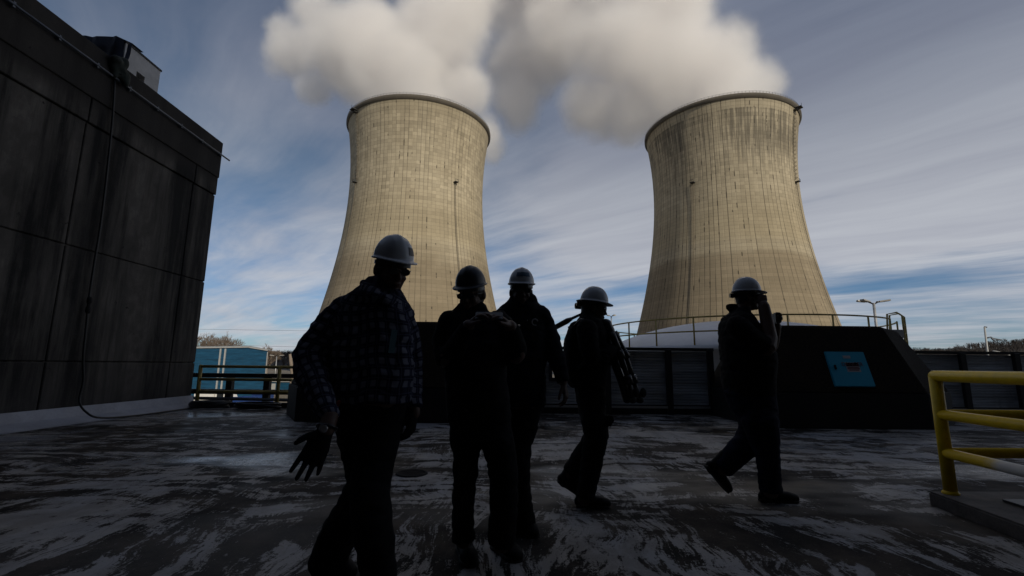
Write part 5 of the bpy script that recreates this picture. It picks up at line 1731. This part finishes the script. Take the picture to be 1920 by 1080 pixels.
w = p.P(1150, 655, -0.1); hand(p.body, w, V((0.9, 0.3, -0.25)), V((0.1, 0.2, 1)), V((0, 1, 0.1)), 0.18, 0.95, 0.03, 0.5)
w = p.P(1154, 672, 0.06); hand(p.body, w, V((0.9, -0.3, -0.25)), V((0.1, -0.2, 1)), V((0, -1, 0.1)), 0.18, 0.95, 0.03, 0.5)
p.finish(); p.hair(); p.glasses()
p.hat(M['hatwhite'], True, 0.98, 0.054, -0.03, ratchet=True)
a, b = gnd(1080, 950), gnd(1146, 954); p.boot(V((a.x, a.y, 0)), V((b.x, a.y - 0.01, 0)), V((0, 0, 1)))
a = p.P(1044, 903, 0.1); b = p.P(1080, 922, 0.1); bb = gnd(1082, 936); p.boot(a, a + (V((a.x + 0.22, a.y, a.z - 0.135)) - a), V((0.45, 0, 1)))
# rucksack on his back
bm = B()
loft(bm, [p.P(1080, 612, 0.0), p.P(1073, 640, 0.0), p.P(1072, 680, 0), p.P(1076, 715, 0)], [(0.05, 0.11), (0.065, 0.14), (0.07, 0.15), (0.05, 0.14)], V((1, 0, 0)), 18, power=2.8)
me = union_mesh(bm, 0.012, 3); crease(me, 0.005, 9, 4)
rk = put("rucksack", me, M['black'], None, True); tag(rk, "dark rucksack on the tripod carrier's back", "rucksack")
bm = B(); tube(bm, [p.P(1078, 612, -0.12), p.P(1090, 600, -0.14), p.P(1108, 604, -0.19), p.P(1118, 630, -0.21), p.P(1112, 665, -0.2), p.P(1084, 690, -0.16)], 0.016, 8); put("strap", bm, M['plastic'], rk)
bm = B(); tube(bm, [p.P(1075, 618, 0.0), p.P(1070, 612, 0.0), p.P(1066, 613, 0.0), p.P(1067, 618, 0)], 0.008, 6); put("grab_loop", bm, M['plastic'], rk)
# folded tripod held across the front
TP = lambda px, py, d_=0.0: at(px, py, 3.86 + d_)
t = thing("tripod", "large folded black tripod held slanting in front of the man", "tripod", TP(1190, 752), 0)
for dx, dp in ((0, -0.05), (9, 0.0), (-7, 0.06)):
    bm = B()
    a, b, c, d_ = TP(1146 + dx * .6, 622, dp), TP(1163 + dx, 665, dp), TP(1178 + dx, 712, dp), TP(1186 + dx * 1.5, 748, dp)
    tube(bm, [a, b], 0.027, 10); tube(bm, [b, c], 0.023, 10); tube(bm, [c, d_], 0.018, 10)
    lg = put("leg", bm, M['plastic'], t)
    for q, s_ in ((b, (b - a)), (c, (c - b))):
        bm = B()
        s_ = s_.normalized(); tube(bm, [q - s_ * 0.035, q + s_ * 0.035], 0.034, 12)
        put("leg_lock", bm, M['plastic'], lg)
    bm = B(); ell(bm, d_ + V((0.0, 0, -0.01)), (0.032, 0.032, 0.026)); ell(bm, d_ + V((0.03, 0, 0.05)), (0.026, 0.02, 0.04)); put("foot", bm, M['rubber'], lg)
bm = B()
tube(bm, [TP(1134, 606), TP(1140, 620), TP(1146, 634)], [0.05, 0.055, 0.05], 14); ell(bm, TP(1135, 607), (0.055, 0.05, 0.042)); ell(bm, TP(1127, 611), (0.06, 0.04, 0.03))
put("tripod_head", union_mesh(bm, 0.008, 2), M['plastic'], t, True)
bm = B(); a, b, c = TP(1136, 636, .02), TP(1166, 715, .03), TP(1176, 750, .02); tube(bm, [a, b, c], 0.035, 10); put("spreader", bm, M['plastic'], t)
bm = B()
tube(bm, [TP(1128, 612, .2), TP(1090, 589, .26), TP(1066, 600, .27)], 0.014, 8); tube(bm, [TP(1072, 597.5, .27), TP(1064, 601.5, .27), TP(1041, 614, .28)], [0.016, 0.026, 0.024], 10)
put("pan_handle", bm, M['plastic'], t)
bm = B()
tube(bm, [TP(1126, 612, .16), TP(1100, 577, .2), TP(1090, 575, .2)], 0.012, 8); tube(bm, [TP(1091, 574.5, .2), TP(1089, 574.3, .2), TP(1079, 573.5, .2), TP(1077.6, 573.5, .2)], [0.015, 0.027, 0.027, 0.018], 12)
put("pan_handle", bm, M['plastic'], t)

# ---- last man on the right, hand to his face
p = Person("heavy man in dark shirt and blue jeans raising a hand to his face", 4.05, 85, M['skinA']).start(1420, 945)
tor = [(588, 1370, 1402, 0.12, 0.0), (594, 1360, 1406, 0.17, 0.0), (610, 1354, 1416, 0.21, 0.0), (640, 1353, 1444, 0.22, 0.0), (680, 1356, 1450, 0.21, 0.0), (715, 1358, 1447, 0.20, 0.0), (742, 1364, 1447, 0.19, 0.0)]
armN = [(1384, 614, 22, -0.19), (1408, 636, 21, -0.22), (1436, 650, 18, -0.22), (1443, 634, 14, -0.2), (1438, 603, 12, -0.16), (1432, 574, 10.5, -0.13)]
armF = [(1392, 616, 19, 0.19), (1426, 642, 18, 0.22), (1444, 648, 14, 0.2), (1451, 630, 11, 0.16), (1454, 612, 10, 0.13)]
hip = [(735, 1362, 1447, 0.185, 0.0), (765, 1374, 1450, 0.19, 0.0), (795, 1392, 1455, 0.16, 0.0)]
legF = [(1423, 785, 31, -0.09), (1432, 820, 27, -0.09), (1440, 855, 20.5, -0.09), (1442, 885, 19, -0.09), (1445, 920, 20, -0.08)]
legB = [(1415, 785, 32, 0.09), (1416, 812, 29, 0.09), (1400, 835, 25, 0.1), (1380, 851, 22, 0.12), (1361, 870, 20, 0.13), (1351, 880, 19, 0.13)]
sh = B(); p.torso(sh, tor, 1, cap1='flat'); p.chain(sh, armN[:3], 1, cap1='flat'); p.chain(sh, armF[:3], 1, cap1='flat')
p.chain(sh, [(1368, 577, 7, 0.03), (1384, 580, 10, 0.02), (1398, 584, 9, 0.0)], 1)
p.garment("polo_shirt", sh, M['black'], 0.011, 0.006, 7.0, 1.0)
tr = B(); p.torso(tr, hip, 1, cap1='flat'); p.chain(tr, legF, 1, cap1='flat'); p.chain(tr, legB, 1, cap1='flat')
p.garment("jeans", tr, M['jeanblue'], 0.011, 0.007, 7.0, 11.0)
p.torso(p.body, tor, 0.85); p.torso(p.body, hip, 0.8, cap1='flat'); p.chain(p.body, legF, 0.72); p.chain(p.body, legB, 0.72)
for c_ in (armN, armF): p.chain(p.body, c_[:3], 0.8); p.chain(p.body, c_[2:], 0.97)
p.head(p.P(1401, 557, 0.0), R(84), R(2), 0, 0.94, neck=p.P(1388, 594, 0.0))
w = p.P(1432, 573, -0.13); hand(p.body, w, p.P(1427, 548, -0.1) - w, V((-0.3, 0.2, 0.4)), V((-1, 0.35, 0)), 0.175, 0.95, 0.05, 0.6)
w = p.P(1453, 611, 0.13); hand(p.body, w, V((0.05, -0.1, 1)), V((-0.8, -0.4, 0)), V((-0.5, -0.8, 0)), 0.185, 1.05, 0.04, 0.5, fist=True)
p.finish(); p.hair()
p.hat(M['hatwhite'], False, 1.06, 0.056, -0.05, [(-88, -74, 20, 32, M['sticker'])])
a, b = gnd(1424, 940), gnd(1502, 944); p.boot(V((a.x, a.y, 0)), V((b.x, a.y - 0.02, 0)), V((0, 0, 1)), w=0.052)
q = gnd(1366, 934); a = p.P(1321, 874, 0.13); p.boot(a, V((a.x + 0.185, a.y, 0.012 + 0.05)), V((0.9, 0, 1)), w=0.052)
bm = B()
c = p.P(1456, 597, 0.08); box(bm, c - V((0.02, 0.03, 0.045)), c + V((0.03, 0.03, 0.05))); bevel(bm, 0.008, 2)
ca = put("small_camera", bm, M['plastic']); tag(ca, "small black camera in the fist of the man in jeans", "camera")
bm = B(); tube(bm, [c + V((0.03, 0, 0)), c + V((0.045, 0, 0))], 0.02, 14); put("lens", bm, M['glass'], ca)
